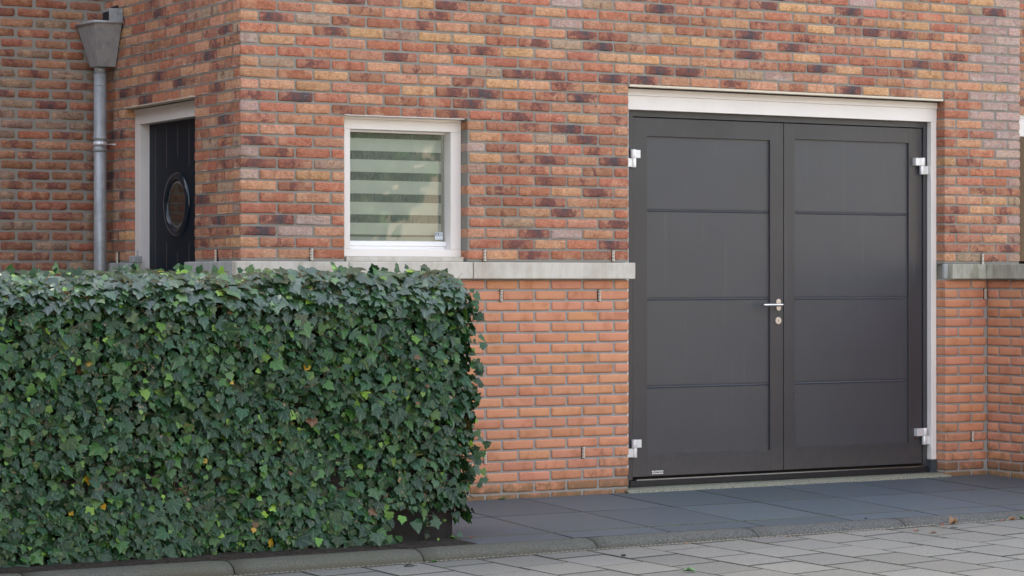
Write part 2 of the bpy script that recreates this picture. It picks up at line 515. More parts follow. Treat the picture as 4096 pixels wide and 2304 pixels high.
# two meshes: mortar core and brick faces belong to one wall part, bricks use their own material slot
M_MORTAR2 = mortar_material("light_grey_mortar", (.37, .36, .335))
def build_wall(b, name, ncore, label=None, bm_=M_BRICK):
    o = b.build(name, M_MORTAR2 if bm_ is M_SMOOTH else M_MORTAR, house, attrs=True, recalc=False)
    o.data.materials.append(bm_)
    idx = [0] * (ncore * 6) + [1] * (len(o.data.polygons) - ncore * 6)
    o.data.polygons.foreach_set("material_index", idx)
    if label: o["label"] = label
    return o
build_wall(b, "upper_wall", 5, "upper front wall of mixed orange, red and burnt handmade bricks")

# --- side wall with the door
b = MB()
for q in [(CF, .30, .302, .656, 1.381, 2.3245), (CF, .30, 1.766, 2.115, 0.0, 2.325), (CF, .30, .302, 2.115, 2.325, TOP), (CF + .0005, .30, .302, .6561, .0, 1.38)]:
    b.quadbox(*q)
lay(b, (0, 0, 0), (0, 1, 0), (-1, 0, 0), .004, 2.112, .11, .22, 0, 42, lambda k, c, p, q: (
    {22: "obttrboryo", 21: "oobporoooo", 20: "tdborbboro", 19: "bporbrbro", 18: "oodboroyrt", 17: "bpoobdoyo", 16: "rtbbdorpdr"}.get(k, "")[c:c + 1] or rng.choice("oorrbbrtpdyob")),
    openings=((.656, 1.762, 2.30),))
build_wall(b, "side_wall", 4, "shaded side wall around the dark door")

# --- set back wall on the left
b = MB()
b.quadbox(-4.80, CF + .2, 2.12 + CF, 2.5, 0, TOP)
b.quadbox(-4.80, -4.6, 2.5, 6.0, 0, TOP)
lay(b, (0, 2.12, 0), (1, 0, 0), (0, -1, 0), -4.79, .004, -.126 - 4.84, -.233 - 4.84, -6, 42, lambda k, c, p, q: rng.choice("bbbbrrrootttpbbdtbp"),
    rough=.0040, rnd=.006, joint=.0155, bh=.0485, dim=.78)  # browner bricks; dim also puts the corner's shade into their colour
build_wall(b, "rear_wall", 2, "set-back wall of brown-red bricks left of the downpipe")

# --- recessed wall at the far right
b = MB()
b.quadbox(5.30, 5.605, .3, 1.2, 0, TOP)
b.quadbox(5.605, 9.0, .9 + CF, 1.2, 2.47, TOP)
b.quadbox(5.605, 9.0, .9 + CF, 1.2, 0, 1.30)
b.quadbox(-4.6, 9.0, 5.7, 6.0, 0, TOP)
lay(b, (0, .9, 0), (1, 0, 0), (0, -1, 0), 5.61, 8.9, 5.72, 5.83, 17, 42, lambda k, c, p, q: rng.choice(FALL))
build_wall(b, "recessed_wall", 4, "recessed wall strip at the right edge above a dark window")

# --- lower wall of smooth orange brick
def lower_look(x):
    def f(k, c, p, q): return 'L'
    return f
def lay_low(b, O, U, N, ua, ub, fe, fo, dirt=.0, dark=1.0, deep0=0, deep1=0):
    for i in range(0, 21):
        z0 = ZM0 - i * HL; z1 = z0 + .0498
        if z1 < .01: continue
        z0 = max(z0, -.02)
        off = fe if i % 2 == 0 else fo
        e = off
        while e < ua + .01: e += .22
        u = ua
        while u < ub - .01:
            e2 = min(e, ub + .006)
            a = u + (.0070 if u > ua + 1e-6 else 0); c_ = e2 - (.0070 if e2 < ub else .006)
            if c_ - a > .015:
                v = rng.uniform(.90, 1.08) * dark
                c = (.60 * v, .272 * v * rng.uniform(.95, 1.05), .155 * v * rng.uniform(.92, 1.08), 1)
                dd = dirt + max(0, (.45 - z0)) * .9 + rng.uniform(-.12, .1) + (max(0, (a - 1.9)) * .35 if ub < 3 else 0)
                if z0 < .05: dd += .25
                brick(b, O, U, N, a, c_, z0, z1, c, (max(0, dd), 0, .5, 1), rough=.0009, rnd=.0018, nx=6, ny=3, deepL=deep0 if a <= ua + 1e-6 else 0, deepR=deep1 if c_ >= ub - .008 else 0)
            u = e; e += .22
b = MB()
b.quadbox(CF, 2.519, CF + .0005, .30, -.1, 1.279)
lay_low(b, (0, 0, 0), (1, 0, 0), (0, -1, 0), 0, 2.525, .22, .11, deep1=.075)
build_wall(b, "plinth_wall", 1, "lower wall of smooth orange bricks between hedge and garage door", M_SMOOTH)
b = MB(); b.quadbox(4.971, 5.40, CF + .0005, .2995, -.1, 1.279)
lay_low(b, (0, 0, 0), (1, 0, 0), (0, -1, 0), 4.9665, 5.3145, 5.19, 5.08, .1, deep0=.09)
build_wall(b, "plinth_wall", 1, "narrow strip of smooth orange bricks right of the garage door", M_SMOOTH)

for q_ in ((.02, 2.515, .02, .29, 1.2795, 1.3805), (4.985, 5.59, .02, .29, 1.2795, 1.3805)): core("wall_core", [q_])
# --- copings on the house
def coping(name, x0, x1, y0, y1, m, label=None, z0=1.2815, z1=1.378):
    o = box(name, m, house, x0, x1, y0, y1, z0, z1, .005)
    if label: o["label"] = label
    return o
coping("coping_stone", -.048, .636, -.05, .012, M_COPE)
coping("coping_stone", .639, 1.430, -.05, .085, M_COPE)
coping("coping_stone", 1.434, 2.540, -.052, .012, M_COPE, "longest coping stone ending at the garage door")
coping("coping_stone", -.05, .012, .0125, .166, M_COPE_B)
coping("coping_stone", -.05, .012, .170, .690, M_COPE_B)
coping("coping_stone", -.05, .012, 1.60, 1.90, M_COPE_B, "broken coping stub left of the side door")
box("coping_stub", M_COPE_B, house, -.006, .05, 1.60, 1.68, 1.3785, 1.421, .006)
coping("coping_stone", 4.950, 4.985, -.010, .012, M_COPE_B, "broken coping end right of the garage door")
coping("coping_stone", 4.9855, 5.272, -.05, .012, M_COPE_G)
box("window_base_block", M_COPE, house, .66, 1.412, .03, .16, 1.379, 1.4065, .003)

# --- kitchen-side window (trim, sash, glass, blind)
win = MB()
win.quadbox(.66, 1.421, .08, .17, 2.131, 2.186)      # head
win.quadbox(.664, 1.423, .074, .17, 2.1865, 2.2005)  # drip strip of the head
win.quadbox(.66, .7065, .08, .1695, 1.4515, 2.1305)
win.quadbox(1.3535, 1.421, .08, .1695, 1.4515, 2.1305)
win.quadbox(.66, 1.421, .08, .17, 1.408, 1.451)
o_win = win.build("window", M_WHITE, house, .0015); o_win["label"] = "small square white window with a striped blind"
sash = MB()
sash.quadbox(.707, 1.3605, .140, .168, 1.470, 1.4975)
sash.quadbox(.707, .720, .150, .168, 1.4980, 2.1180)
sash.quadbox(1.3610, 1.3690, .150, .168, 1.4515, 2.1180)
sash.quadbox(.707, 1.3605, .150, .168, 2.1185, 2.1300)
sash.build("sash", M_WHITE2, o_win, .0015)
box("window_glass", M_GLASS, o_win, .7205, 1.3550, .1565, .1600, 1.4980, 2.1180)
box("gasket", M_BLACK, o_win, 1.3552, 1.3600, .152, .166, 1.4980, 2.1180)
M_BLIND = paint("pale_blind_fabric", (.80, .80, .77), .8, .08)
M_SHEER = mat("sheer_blind_mesh", (.17, .18, .17), .9); t_ = NT(M_SHEER)
_w = t_.noise(t_.mapping(t_.coord(), (1, 1, .12)), 330, 3, .6)
t_.l(t_.mix(t_.ramp(_w, .4, .65), (.22, .235, .22), (.36, .38, .36)), t_.b.inputs['Base Color'])
box("sash_gap_strip", M_WHITE2, o_win, .707, 1.3605, .146, .167, 1.4520, 1.4695)
bl = MB(); sh = MB()
bands = [(2.087, 2.015), (1.966, 1.894), (1.846, 1.770), (1.722, 1.651), (1.603, 1.536)]
for hi, lo in bands: bl.quadbox(.712, 1.352, .195, .198, lo, hi)
prev = 2.118
for hi, lo in bands:
    sh.quadbox(.712, 1.352, .196, .197, hi, prev); prev = lo
bl.build("blind", M_BLIND, o_win)
sh.build("blind_sheer_band", M_SHEER, o_win)
box("blind_rail", mat("blind_rail_grey", (.30, .30, .28), .5), o_win, .712, 1.352, .192, .202, 1.526, 1.5355)
box("inner_bottom_bead", mat("inner_grey_bead", (.55, .56, .54), .5), o_win, .712, 1.352, .172, .184, 1.5035, 1.5235)
box("inner_ledge", M_WHITE2, o_win, .712, 1.352, .171, .45, 1.498, 1.503)
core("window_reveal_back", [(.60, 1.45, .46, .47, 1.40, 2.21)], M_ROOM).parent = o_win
# sticker on the pane
box("sticker", M_STICK, o_win, 1.290, 1.343, .1553, .1563, 1.509, 1.551)
box("sticker_print", M_BLUE, o_win, 1.294, 1.3155, .1548, .1553, 1.5305, 1.5470)
poly_obj("sticker_house_symbol", M_STICK, o_win, [(1.299, .1546, 1.532), (1.3105, .1546, 1.532), (1.3105, .1546, 1.5405), (1.3048, .1546, 1.5455), (1.299, .1546, 1.5405)], (0, 1, 0), .0003)
text_obj("sticker_tick", "v", M_TEXT, o_win, (1.3048, .1544, 1.537), (R(90), 0, 0), .008)
text_obj("sticker_text", "VEILIG", M_TEXT, o_win, (1.3295, .1551, 1.5415), (R(90), 0, 0), .0066)
text_obj("sticker_text", "WONEN", M_TEXT, o_win, (1.3295, .1551, 1.5345), (R(90), 0, 0), .0062)
box("sticker_print", M_TEXT, o_win, 1.295, 1.338, .1550, .1553, 1.5265, 1.5272)
text_obj("sticker_text", "+ ---", M_TEXT, o_win, (1.304, .1551, 1.518), (R(90), 0, 0), .008)
box("window_lintel", M_WHITE, house, .634, 1.400, -.004, .074, 2.2012, 2.2042)

# --- far right window
o = MB()
o.quadbox(6.30, 8.2, .93, .98, 2.30, 2.425); o.quadbox(5.606, 8.2, .925, .99, 2.426, 2.468); o.quadbox(5.66, 5.73, .9305, .9795, 1.41, 2.299); o.quadbox(5.606, 6.2995, .93, .98, 2.30, 2.425)
fw = o.build("window", M_WHITE, house, .002); fw["label"] = "sliver of a dark window behind the right-hand wall corner"
box("window_glass", glass_mat("dark_pane", (.1, .12, .1), .02, 1.6), fw, 5.735, 8.2, .955, .962, 1.41, 2.299)
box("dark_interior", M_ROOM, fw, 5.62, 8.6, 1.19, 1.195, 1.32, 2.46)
box("window_sill", M_COPE_G, fw, 5.606, 8.2, .86, 1.0, 1.301, 1.38)

# --- garage door
gar = MB()
gar.quadbox(2.524, 4.962, .08, .15, 2.306, 2.3905)
gar.quadbox(2.524, 4.962, .073, .1495, 2.391, 2.4315)
gar.quadbox(4.9165, 4.960, .08, .1495, .104, 2.3055)
gar.quadbox(2.524, 2.5745, .08, .1495, .104, 2.3055)
trim = gar.build("garage_trim", M_WHITE, house, .002); trim["label"] = "cream-white trim framing the grey garage door"
box("plinth_block", M_PLINTH, trim, 4.914, 4.9625, .077, .150, .004, .103, .002)
box("plinth_block", M_PLINTH, trim, 2.524, 2.5765, .077, .150, .004, .103, .002)
box("garage_lintel", M_LINTEL, house, 2.526, 4.945, -.008, .072, 2.4360, 2.4500, .002)
box("lintel_shadow_gap", M_GAP, house, 2.526, 4.96, .03, .14, 2.4320, 2.4357)

gd = MB()
gd.quadbox(2.575, 2.629, .12, .168, .06, 2.3052); gd.quadbox(4.8835, 4.9160, .12, .168, .06, 2.3052); gd.quadbox(2.6295, 4.8830, .12, .168, 2.2680, 2.3052)
door = gd.build("garage_door", M_ANTH, house, .0012); door["label"] = "anthracite double garage door with four-panel leaves"
box("door_gap", M_GAP, door, 2.60, 4.90, .1685, .20, .04, 2.30)
def leaf(x0, x1, px0, px1, zt, zb):
    z0, z1 = .078, 2.2630
    b = MB()
    b.quadbox(x0, px0, .129, .168, z0, z1); b.quadbox(px1, x1, .129, .168, z0, z1)
    b.quadbox(px0, px1, .1293, .168, zt, z1 - .0002); b.quadbox(px0, px1, .1293, .168, z0 + .0002, zb)
    o = b.build("door_leaf", M_ANTH, door, .0012)
    # panels with horizontal grooves
    p = MB(); ys = .1440; yg = .1540
    prof = [(ys, zt - .0005)]
    for zg in (1.7015, 1.1600, .6230):
        prof += [(ys - .0005, zg + .0095), (ys + .004, zg + .0090), (ys + .004, zg + .0055), (ys - .0040, zg - .0035), (ys, zg - .0105)]
    prof += [(ys, zb + .0005), (.168, zb + .0005), (.168, zt - .0005)]
    p.prism(prof, 'x', px0 + .0005, px1 - .0005)
    p.build("door_panel", M_ANTHP, door)
    return o
leaf(2.6350, 3.7620, 2.740, 3.661, 2.152, .208)["label"] = "left leaf carrying the lever handle"
leaf(3.7675, 4.8780, 3.853, 4.770, 2.166, .216)["label"] = "right leaf"
box("threshold_strip", M_BLACK, door, 2.60, 4.915, .100, .157, .022, .0565)
box("threshold_rail", M_CHROME, door, 2.650, 4.856, .104, .113, .0570, .0640)
# hinges
def hinge(kx, wx, side, z):
    b = MB()
    kr = .0165
    b.tube([(kx, .104, z + .001), (kx, .104, z + .052)], kr, 20)
    b.tube([(kx + side * .004, .106, z - .056), (kx + side * .004, .106, z)], kr * .93, 20)
    a, c = sorted((kx, wx)); b.quadbox(a, c, .1095 if side > 0 else .094, .128, z + .0015, z + .050)
    fx = kx - side * .045
    a, c = sorted((kx, fx)); b.quadbox(a, c, .100, .119, z - .054, z - .002)
    return b.build("hinge", M_ALU, door, .0012)
hinge(2.6240, 2.680, 1, 2.0140)["label"] = "upper left hinge"
hinge(2.6310, 2.688, 1, .2550)["label"] = "lower left hinge"
hinge(4.8640, 4.800, -1, 2.0190)["label"] = "upper right hinge"
hinge(4.8830, 4.812, -1, .2570)["label"] = "lower right hinge"
# handle
b = MB(); pts = []
for k in range(24):
    a = 2 * math.pi * k / 24
    pts.append((3.7210 + .0170 * math.cos(a), 1.1185 + .0170 * math.sin(a) + (.0205 if math.sin(a) >= 0 else -.0205)))
b.prism(pts, 'y', .1190, .1288)
b.build("handle_plate", M_SATIN, door, .0012)
b = MB()
b.tube([(3.721, .1195, 1.1185), (3.721, .088, 1.1185), (3.719, .077, 1.1185), (3.711, .070, 1.1185), (3.695, .068, 1.1185), (3.60, .068, 1.1185), (3.586, .071, 1.1185), (3.579, .079, 1.1185), (3.578, .098, 1.1185)], [.0095, .0095, .0095, .0095, .0092, .0092, .0092, .0092, .0090], 18)
b.build("lever_handle", M_CHROME, door)
b = MB(); b.tube([(3.719, .1288, 1.0195), (3.719, .1195, 1.0195)], .0225, 28, smooth=False); b.build("lock_rosette", M_SATIN, door, .001)
box("keyhole", M_GAP, door, 3.7175, 3.7205, .1190, .1194, 1.010, 1.026)
# maker's plate
box("name_plate", M_ALU, door, 2.774, 2.857, .1275, .1289, .0900, .1105)
text_obj("name_plate_text", "HÖRMANN", M_GAP, door, (2.8155, .1272, .0998), (R(90), 0, 0), .0165, .0003, 1.02)

# --- side door
dt = MB()
dt.quadbox(.065, .13, 1.679, 1.7620, 0.0, 2.2225)
dt.quadbox(.065, .13, .662, 1.7620, 2.2230, 2.3000)
dt.quadbox(.058, .13, .661, 1.7620, 2.3005, 2.3150)
dtr = dt.build("door_trim", M_WHITE, house, .002); dtr["label"] = "grey-white trim of the dark side door"
box("trim_sticker", M_STICK, dtr, .0640, .0648, 1.7000, 1.7380, 1.392, 1.460)
for i in range(7):
    box("sticker_line", M_TEXT, dtr, .0636, .0640, 1.704, 1.730 - (i % 3) * .004, 1.398 + i * .0085, 1.401 + i * .0085)
box("door_lintel", M_LINTEL, house, -.012, .055, .655, 1.745, 2.3200, 2.3260, .001)
sdoor = MB(); sdoor.quadbox(.127, .17, .57, 1.6785, 0, 2.2225)
sdo = sdoor.build("side_door", M_NAVY, house); sdo["label"] = "blue-black side door with a round window"
gr = MB()
for (y, za, zb) in ((1.579, 2.198, .1), (1.400, 2.198, 1.943), (1.222, 2.198, 2.006), (1.046, 2.198, 1.943), (1.400, 1.499, .1), (1.222, 1.437, .1), (1.046, 1.501, .1), (.87, 2.198, .1)):
    gr.quadbox(.1262, .1269, y - .0035, y + .0035, zb, za)
gr.build("door_groove", M_GROOVE, sdo)
# porthole ring (lathe) and pane
b = MB(); seg = 56; prof = [(.195, .1268), (.193, .118), (.180, .108), (.160, .106), (.149, .112), (.146, .126), (.140, .134)]
cy, cz = 1.226, 1.7245
for (r_, x_) in prof:
    for k in range(seg):
        a = 2 * math.pi * k / seg; b.v.append((x_, cy + r_ * math.cos(a), cz + r_ * math.sin(a)))
for i in range(len(prof) - 1):
    for k in range(seg):
        k2 = (k + 1) % seg; b.face((i * seg + k, i * seg + k2, (i + 1) * seg + k2, (i + 1) * seg + k), smooth=True)
M_RING = mat("dark_glossy_ring", (.006, .014, .024), .2)
b.build("porthole_ring", M_RING, sdo)
b = MB(); b.prism([(cy + .147 * math.cos(2 * math.pi * k / 40), cz + .147 * math.sin(2 * math.pi * k / 40)) for k in range(40)], 'x', .1245, .1262)
b.build("porthole_glass", mat("porthole_dark_glass", (.035, .028, .020), .04, spec=.8), sdo)
b = MB()
for k in range(40):
    a = 2 * math.pi * k / 40; a2 = 2 * math.pi * (k + 1) / 40; r0, r1 = .128, .138
    i = len(b.v)
    b.v += [(.1235, cy + r0 * math.cos(a), cz + r0 * math.sin(a)), (.1235, cy + r1 * math.cos(a), cz + r1 * math.sin(a)), (.1235, cy + r1 * math.cos(a2), cz + r1 * math.sin(a2)), (.1235, cy + r0 * math.cos(a2), cz + r0 * math.sin(a2))]
    b.face((i, i + 1, i + 2, i + 3))
b.build("spacer_ring", mat("dull_spacer", (.25, .27, .30), .35, .6), sdo)

# --- gravel sill in front of the garage
m = mat("exposed_gravel", (.4, .38, .32), .9); t_ = NT(m); co = t_.coord()
vor = t_.n("ShaderNodeTexVoronoi", i_Vector=co, i_Scale=170.0)
c1 = t_.mix(t_.ramp(vor.outputs['Distance'], .25, .75), (.50, .48, .42), (.11, .11, .08))
c1 = t_.mix(t_.math('MULTIPLY', t_.noise(co, 9, 3), .7), c1, (.26, .26, .14))
t_.l(c1, t_.b.inputs['Base Color']); t_.bump(t_.math('SUBTRACT', 1.0, vor.outputs['Distance']), 1.0, .006)
M_GRAVEL = m
b = MB(); N_ = 60
for i in range(N_ + 1):
    x = 2.5 + (4.99 - 2.5) * i / N_
    f = -.035 + tri_noise(x * 9, 1) * .012
    b.v += [(x, f, -.01), (x, f + .004, .006), (x, .02, .016), (x, .158, .0215), (x, .158, -.05)]
for i in range(N_):
    for j in range(4):
        a = i * 5 + j; b.face((a, a + 5, a + 6, a + 1), smooth=True)
b.build("gravel_sill", M_GRAVEL, house)["label"] = "pebbly mortar sill under the garage door"

# --- weep vents (coil springs set in the joints)
def vent(x, y, z, axis, hgt=.068):
    b = MB(); n = 8
    for i in range(n):
        zz = z - hgt / 2 + hgt * (i + .5) / n
        r = .0075
        path = [(r * math.cos(a), 0, 0) for a in (0,)]
        pts = []
        for k in range(9):
            a = math.pi * k / 8
            du = r * math.cos(a); dn = -.002 - r * .9 * math.sin(a)
            pts.append((x + du, y + dn, zz) if axis == 'x' else (x + dn, y + du, zz))
        b.tube(pts, .0030, 6)
    o = b.build("weep_vent", M_VENT, house)
    if axis == 'x': box("vent_slot", M_GAP, o, x - .0080, x + .0080, y + .0022, y + .012, z - hgt / 2 - .002, z + hgt / 2 + .002)
    else: box("vent_slot", M_GAP, o, y * 0 + .0002 + x + .001, x + .012, y - .0105, y + .0105, z - hgt / 2 - .002, z + hgt / 2 + .002)
    return o
M_VENT = mat("bright_vent_coil", (.80, .72, .60), .35, .2)
for (x, z) in ((.426, 1.417), (1.531, 1.417), (2.412, 1.419), (5.278, 1.412), (1.641, 1.182), (2.315, 1.182), (2.203, .251), (1.535, .243), (5.300, 1.184), (5.193, .251)):
    vent(x, -.003, z, 'x')
vent(-.003, 1.872, 1.41, 'y'); vent(-.003, .328, 1.41, 'y')

# --- downpipe with hopper
pipe = MB(); PX, PY = -.083, 1.972
pipe.tube([(PX, PY, 0.0), (PX, PY, 2.548)], .038, 32)
pobj = pipe.build("downpipe", M_ZINC, house); pobj["label"] = "grey zinc downpipe under a tapered hopper in the wall corner"
b = MB(); b.tube([(PX, PY, 2.545), (PX, PY, 2.60)], .0345, 28); b.build("spigot", M_ZINC, pobj)
for zz in (2.150, 2.078):
    b = MB(); b.tube([(PX, PY, zz - .014), (PX, PY, zz - .009), (PX, PY, zz), (PX, PY, zz + .009), (PX, PY, zz + .014)], [.038, .0425, .0445, .0425, .038], 32)
    b.build("pipe_collar", M_ZINC, pobj)
for zz, rr_ in ((2.474, .0386), (2.547, .0390)):
    b = MB(); b.tube([(PX, PY, zz - .002), (PX, PY, zz + .002)], rr_, 32); b.build("pipe_seam", M_ZINC, pobj)
b = MB(); b.tube([(PX, PY, 2.103), (PX, PY, 2.127)], .0415, 32)
b.tube([(PX - .01, PY - .046, 2.115), (PX + .004, PY - .058, 2.115)], .009, 10)
b.tube([(PX + .02, PY - .04, 2.112), (-.050, 1.800, 2.104)], .0028, 10)
b.tube([(-.051, 1.803, 2.1042), (-.0495, 1.798, 2.1038)], .0065, 10)
b.build("pipe_bracket", M_ALU, pobj)
# hopper: tapered box
def taper(b, x0t, x1t, y0t, y1t, zt, x0b, x1b, y0b, y1b, zb):
    i = len(b.v)
    b.v += [(x0b, y0b, zb), (x1b, y0b, zb), (x1b, y1b, zb), (x0b, y1b, zb), (x0t, y0t, zt), (x1t, y0t, zt), (x1t, y1t, zt), (x0t, y1t, zt)]
    for q in ((0, 3, 2, 1), (4, 5, 6, 7), (0, 1, 5, 4), (1, 2, 6, 5), (2, 3, 7, 6), (3, 0, 4, 7)): b.face(tuple(i + k for k in q))
b = MB(); taper(b, -.182, -.006, 1.796, 2.108, 2.845, -.125, -.006, 1.904, 2.030, 2.588)
hop = b.build("hopper", M_ZINC, pobj, .0015)
b = MB(); r_ = .009; zt = 2.850
for p, q in (((-.188, 1.790, zt), (-.003, 1.790, zt)), ((-.188, 1.790, zt), (-.188, 2.108, zt))):
    b.tube([p, q], r_, 14)
b.build("hopper_rim", M_ZINC, pobj)
b = MB(); b.quadbox(-.062, .0, 1.860, 1.985, 2.850, 2.945); b.build("spout_box", M_ZINC, pobj, .0015)
box("spout_opening", M_GAP, pobj, -.0632, -.0622, 1.872, 1.978, 2.852, 2.925)
b = MB(); b.prism([(1.815 + .030 * math.cos(a), 2.915 + .030 * math.sin(a)) for a in [math.pi * k / 10 for k in range(11)]] + [(1.785, 2.850), (1.845, 2.850)], 'x', -.012, -.006)
b.tube([(-.020, 1.815, 2.915), (-.010, 1.815, 2.915)], .012, 12)
b.build("fixing_plate", M_ZINC, pobj)
box("wall_outlet_gap", M_GAP, house, -.0035, .01, 1.87, 2.02, 2.948, 2.966)

adopt(house)

# ======================================================== GARDEN WALL (right)
gw = empty("garden_wall", (5.47, -.7, 0), "low orange brick garden wall with algae-stained coping running out from the house", "wall")
b = MB()
b.quadbox(5.3275, 5.60, -1.55, -.0005, -.1, 1.279)
lay_low(b, (5.32, 0, 0), (0, -1, 0), (-1, 0, 0), .0, 1.55, .223, .110, .12, .93)
o = b.build("wall", M_MORTAR2, gw, attrs=True, recalc=False); o.data.materials.append(M_SMOOTH)
o.data.polygons.foreach_set("material_index", [0] * 6 + [1] * (len(o.data.polygons) - 6))
box("coping", M_COPE_G, gw, 5.2755, 5.66, -1.60, .012, 1.2818, 1.3785, .005)
box("coping", M_COPE_G, gw, 5.663, 6.60, -.05, .012, 1.2818, 1.3785, .005)
adopt(gw)

# ======================================================== GROUND
def ground_obj(name, b, m, kind="structure", label=None, bevel=0, attrs=False):
    o = b.build(name, m, None, bevel, attrs); tag(o, label, None, None, kind); return o
M_EARTH = mat("far_ground", (.30, .28, .25), .95)
b = MB(); b.v = [(-400, -400, -.30), (400, -400, -.30), (400, 400, -.30), (-400, 400, -.30)]; b.face((0, 1, 2, 3))
ground_obj("ground", b, M_EARTH)

# --- pavement slabs
m = mat("dark_slate_slab", (.10, .12, .14), .62); t_ = NT(m); co = t_.coord()
vc = t_.n("ShaderNodeVertexColor", layer_name="Col").outputs[0]
n1 = t_.noise(co, 3.5, 5, .6); n2 = t_.noise(t_.mapping(co, (1, 9, 1)), 14, 4, .6); n3 = t_.noise(co, 300, 3, .7)
c = t_.mix(t_.ramp(n2, .3, .75), (.054, .072, .083), (.082, .101, .111))
c = t_.mix(t_.math('MULTIPLY', t_.ramp(n1, .52, .72), .5), c, (.095, .090, .070))
c = t_.mix(t_.math('MULTIPLY', t_.ramp(n3, .3, .8), .35), c, (.20, .22, .24))
c = t_.mix(t_.ramp(t_.noise(co, 90, 1, .5), .80, .83), c, (.45, .47, .48))
c = t_.mix(1.0, c, vc, 'MULTIPLY')
t_.l(c, t_.b.inputs['Base Color']); t_.bump(n3, .35, .0012)
M_SLAB = m
def PZ(y): return .0215 * min(y, 0) - .0005
b = MB()
def slabpoly(b, xa0, xa1, ya, xb0, xb1, yb, g=.0038, dz=0, thick=.05):
    """a slab between y = ya (far) and yb (near), with a small chamfer"""
    v = rng.uniform(.88, 1.1); c = (v, v * rng.uniform(.98, 1.02), v * rng.uniform(.97, 1.03), 1)
    i = len(b.v); ch = .003
    q = [(xa0 + g, ya - g), (xa1 - g, ya - g), (xb1 - g, yb + g), (xb0 + g, yb + g)]
    qi = [(xa0 + g + ch, ya - g - ch), (xa1 - g - ch, ya - g - ch), (xb1 - g - ch, yb + g + ch), (xb0 + g + ch, yb + g + ch)]
    tl = [rng.uniform(-.001, .001) for _ in range(4)]
    b.v += [(x, y, PZ(y) + dz - thick) for x, y in q] + [(x, y, PZ(y) + dz - ch) for x, y in q] + [(x, y, PZ(y) + dz + tl[k]) for k, (x, y) in enumerate(qi)]
    b.face((i + 8, i + 11, i + 10, i + 9), c=c)
    for k in range(4):
        k2 = (k + 1) % 4
        b.face((i + k, i + k2, i + 4 + k2, i + 4 + k), c=(.25, .25, .16, 1)); b.face((i + 4 + k, i + 4 + k2, i + 8 + k2, i + 8 + k), c=(.35, .35, .28, 1))
SX = lambda n, y: 1.100 + .5955 * n + .067 * (y + 1.49)
for n in range(-2, 14):
    for (ya, yb) in ((0.0, -.747), (-.747, -1.487)):
        if ya == 0.0 and SX(n, ya) > 5.33: continue
        slabpoly(b, SX(n, ya), SX(n + 1, ya), ya + (.09 if ya == 0 else 0), SX(n, yb), SX(n + 1, yb), yb)
for n in range(-1, 14):
    slabpoly(b, SX(n, -1.492), SX(n + 1, -1.492), -1.492, SX(n, -1.73), SX(n + 1, -1.73), -1.727)
ground_obj("pavement", b, M_SLAB, attrs=True, label="dark slate-grey pavement slabs in front of the garage")
M_JOINT = mortar_material("mossy_joint", (.05, .045, .025))
b = MB(); b.v = [(-3, .3, -.012), (9, .3, -.012), (9, 0, -.012), (-3, 0, -.012), (9, -1.735, -.048), (-3, -1.735, -.048)]; b.face((0, 3, 2, 1)); b.face((3, 5, 4, 2))
ground_obj("pavement_bed", b, M_JOINT)

# --- kerb stones
m = mat("exposed_kerb_concrete", (.25, .25, .24), .85); t_ = NT(m); co = t_.coord()
sep = t_.n("ShaderNodeSeparateXYZ"); t_.l(co, sep.inputs[0])
n3 = t_.noise(co, 110, 4, .8); n1 = t_.noise(co, 3, 4); vor = t_.n("ShaderNodeTexVoronoi", i_Vector=co, i_Scale=190.0)
c = t_.mix(t_.ramp(n3, .40, .62), (.035, .035, .031), (.155, .150, .136))
c = t_.mix(t_.math('MULTIPLY', t_.ramp(vor.outputs['Color'], .2, .9), .3), c, (.14, .15, .15))
moss = t_.math('MULTIPLY', t_.ramp(sep.outputs[0], 2.6, -.2), t_.math('ADD', t_.math('MULTIPLY', n1, .9), .15))
c = t_.mix(t_.math('MULTIPLY', moss, .85), c, (.115, .112, .07))
low = t_.math('ADD', t_.math('MULTIPLY', sep.outputs[2], -14.0), t_.math('MULTIPLY', n1, .8))
c = t_.mix(t_.math('MULTIPLY', t_.ramp(low, 1.15, 1.75), .6), c, (.085, .075, .05))
t_.l(c, t_.b.inputs['Base Color']); t_.bump(n3, .8, .003)
M_KERB = m
def RZ(x): return -.1035 + .0065 * (x + 1)
b = MB(); ky = [(-1.7285, -.06), (-1.7285, -.0385), (-1.735, -.0372), (-1.76, -.0385), (-1.79, -.0435), (-1.815, -.0525), (-1.835, -.0660), (-1.8445, -.083), (-1.8475, -.14)]
x = 1.185 - 5
while x < 10:
    x0, x1 = x + .004, x + .995 - .004; i = len(b.v); n = 11
    for s in range(n):
        xx = x0 + (x1 - x0) * s / (n - 1); e = .004 if s in (0, n - 1) else 0
        for (y, z) in ky: b.v.append((xx, y + tri_noise(xx * 7, z * 40) * .0025 + e * .6, z - e + tri_noise(xx * 5, y * 30, 2) * .0015))
    L = len(ky)
    for s in range(n - 1):
        for k in range(L - 1):
            a = i + s * L + k; b.face((a, a + 1, a + L + 1, a + L), smooth=True)
    b.face(tuple(i + k for k in range(L))); b.face(tuple(i + (n - 1) * L + k for k in reversed(range(L))))
    x += .995
ground_obj("kerb", b, M_KERB, label="rounded exposed-aggregate kerb stones")

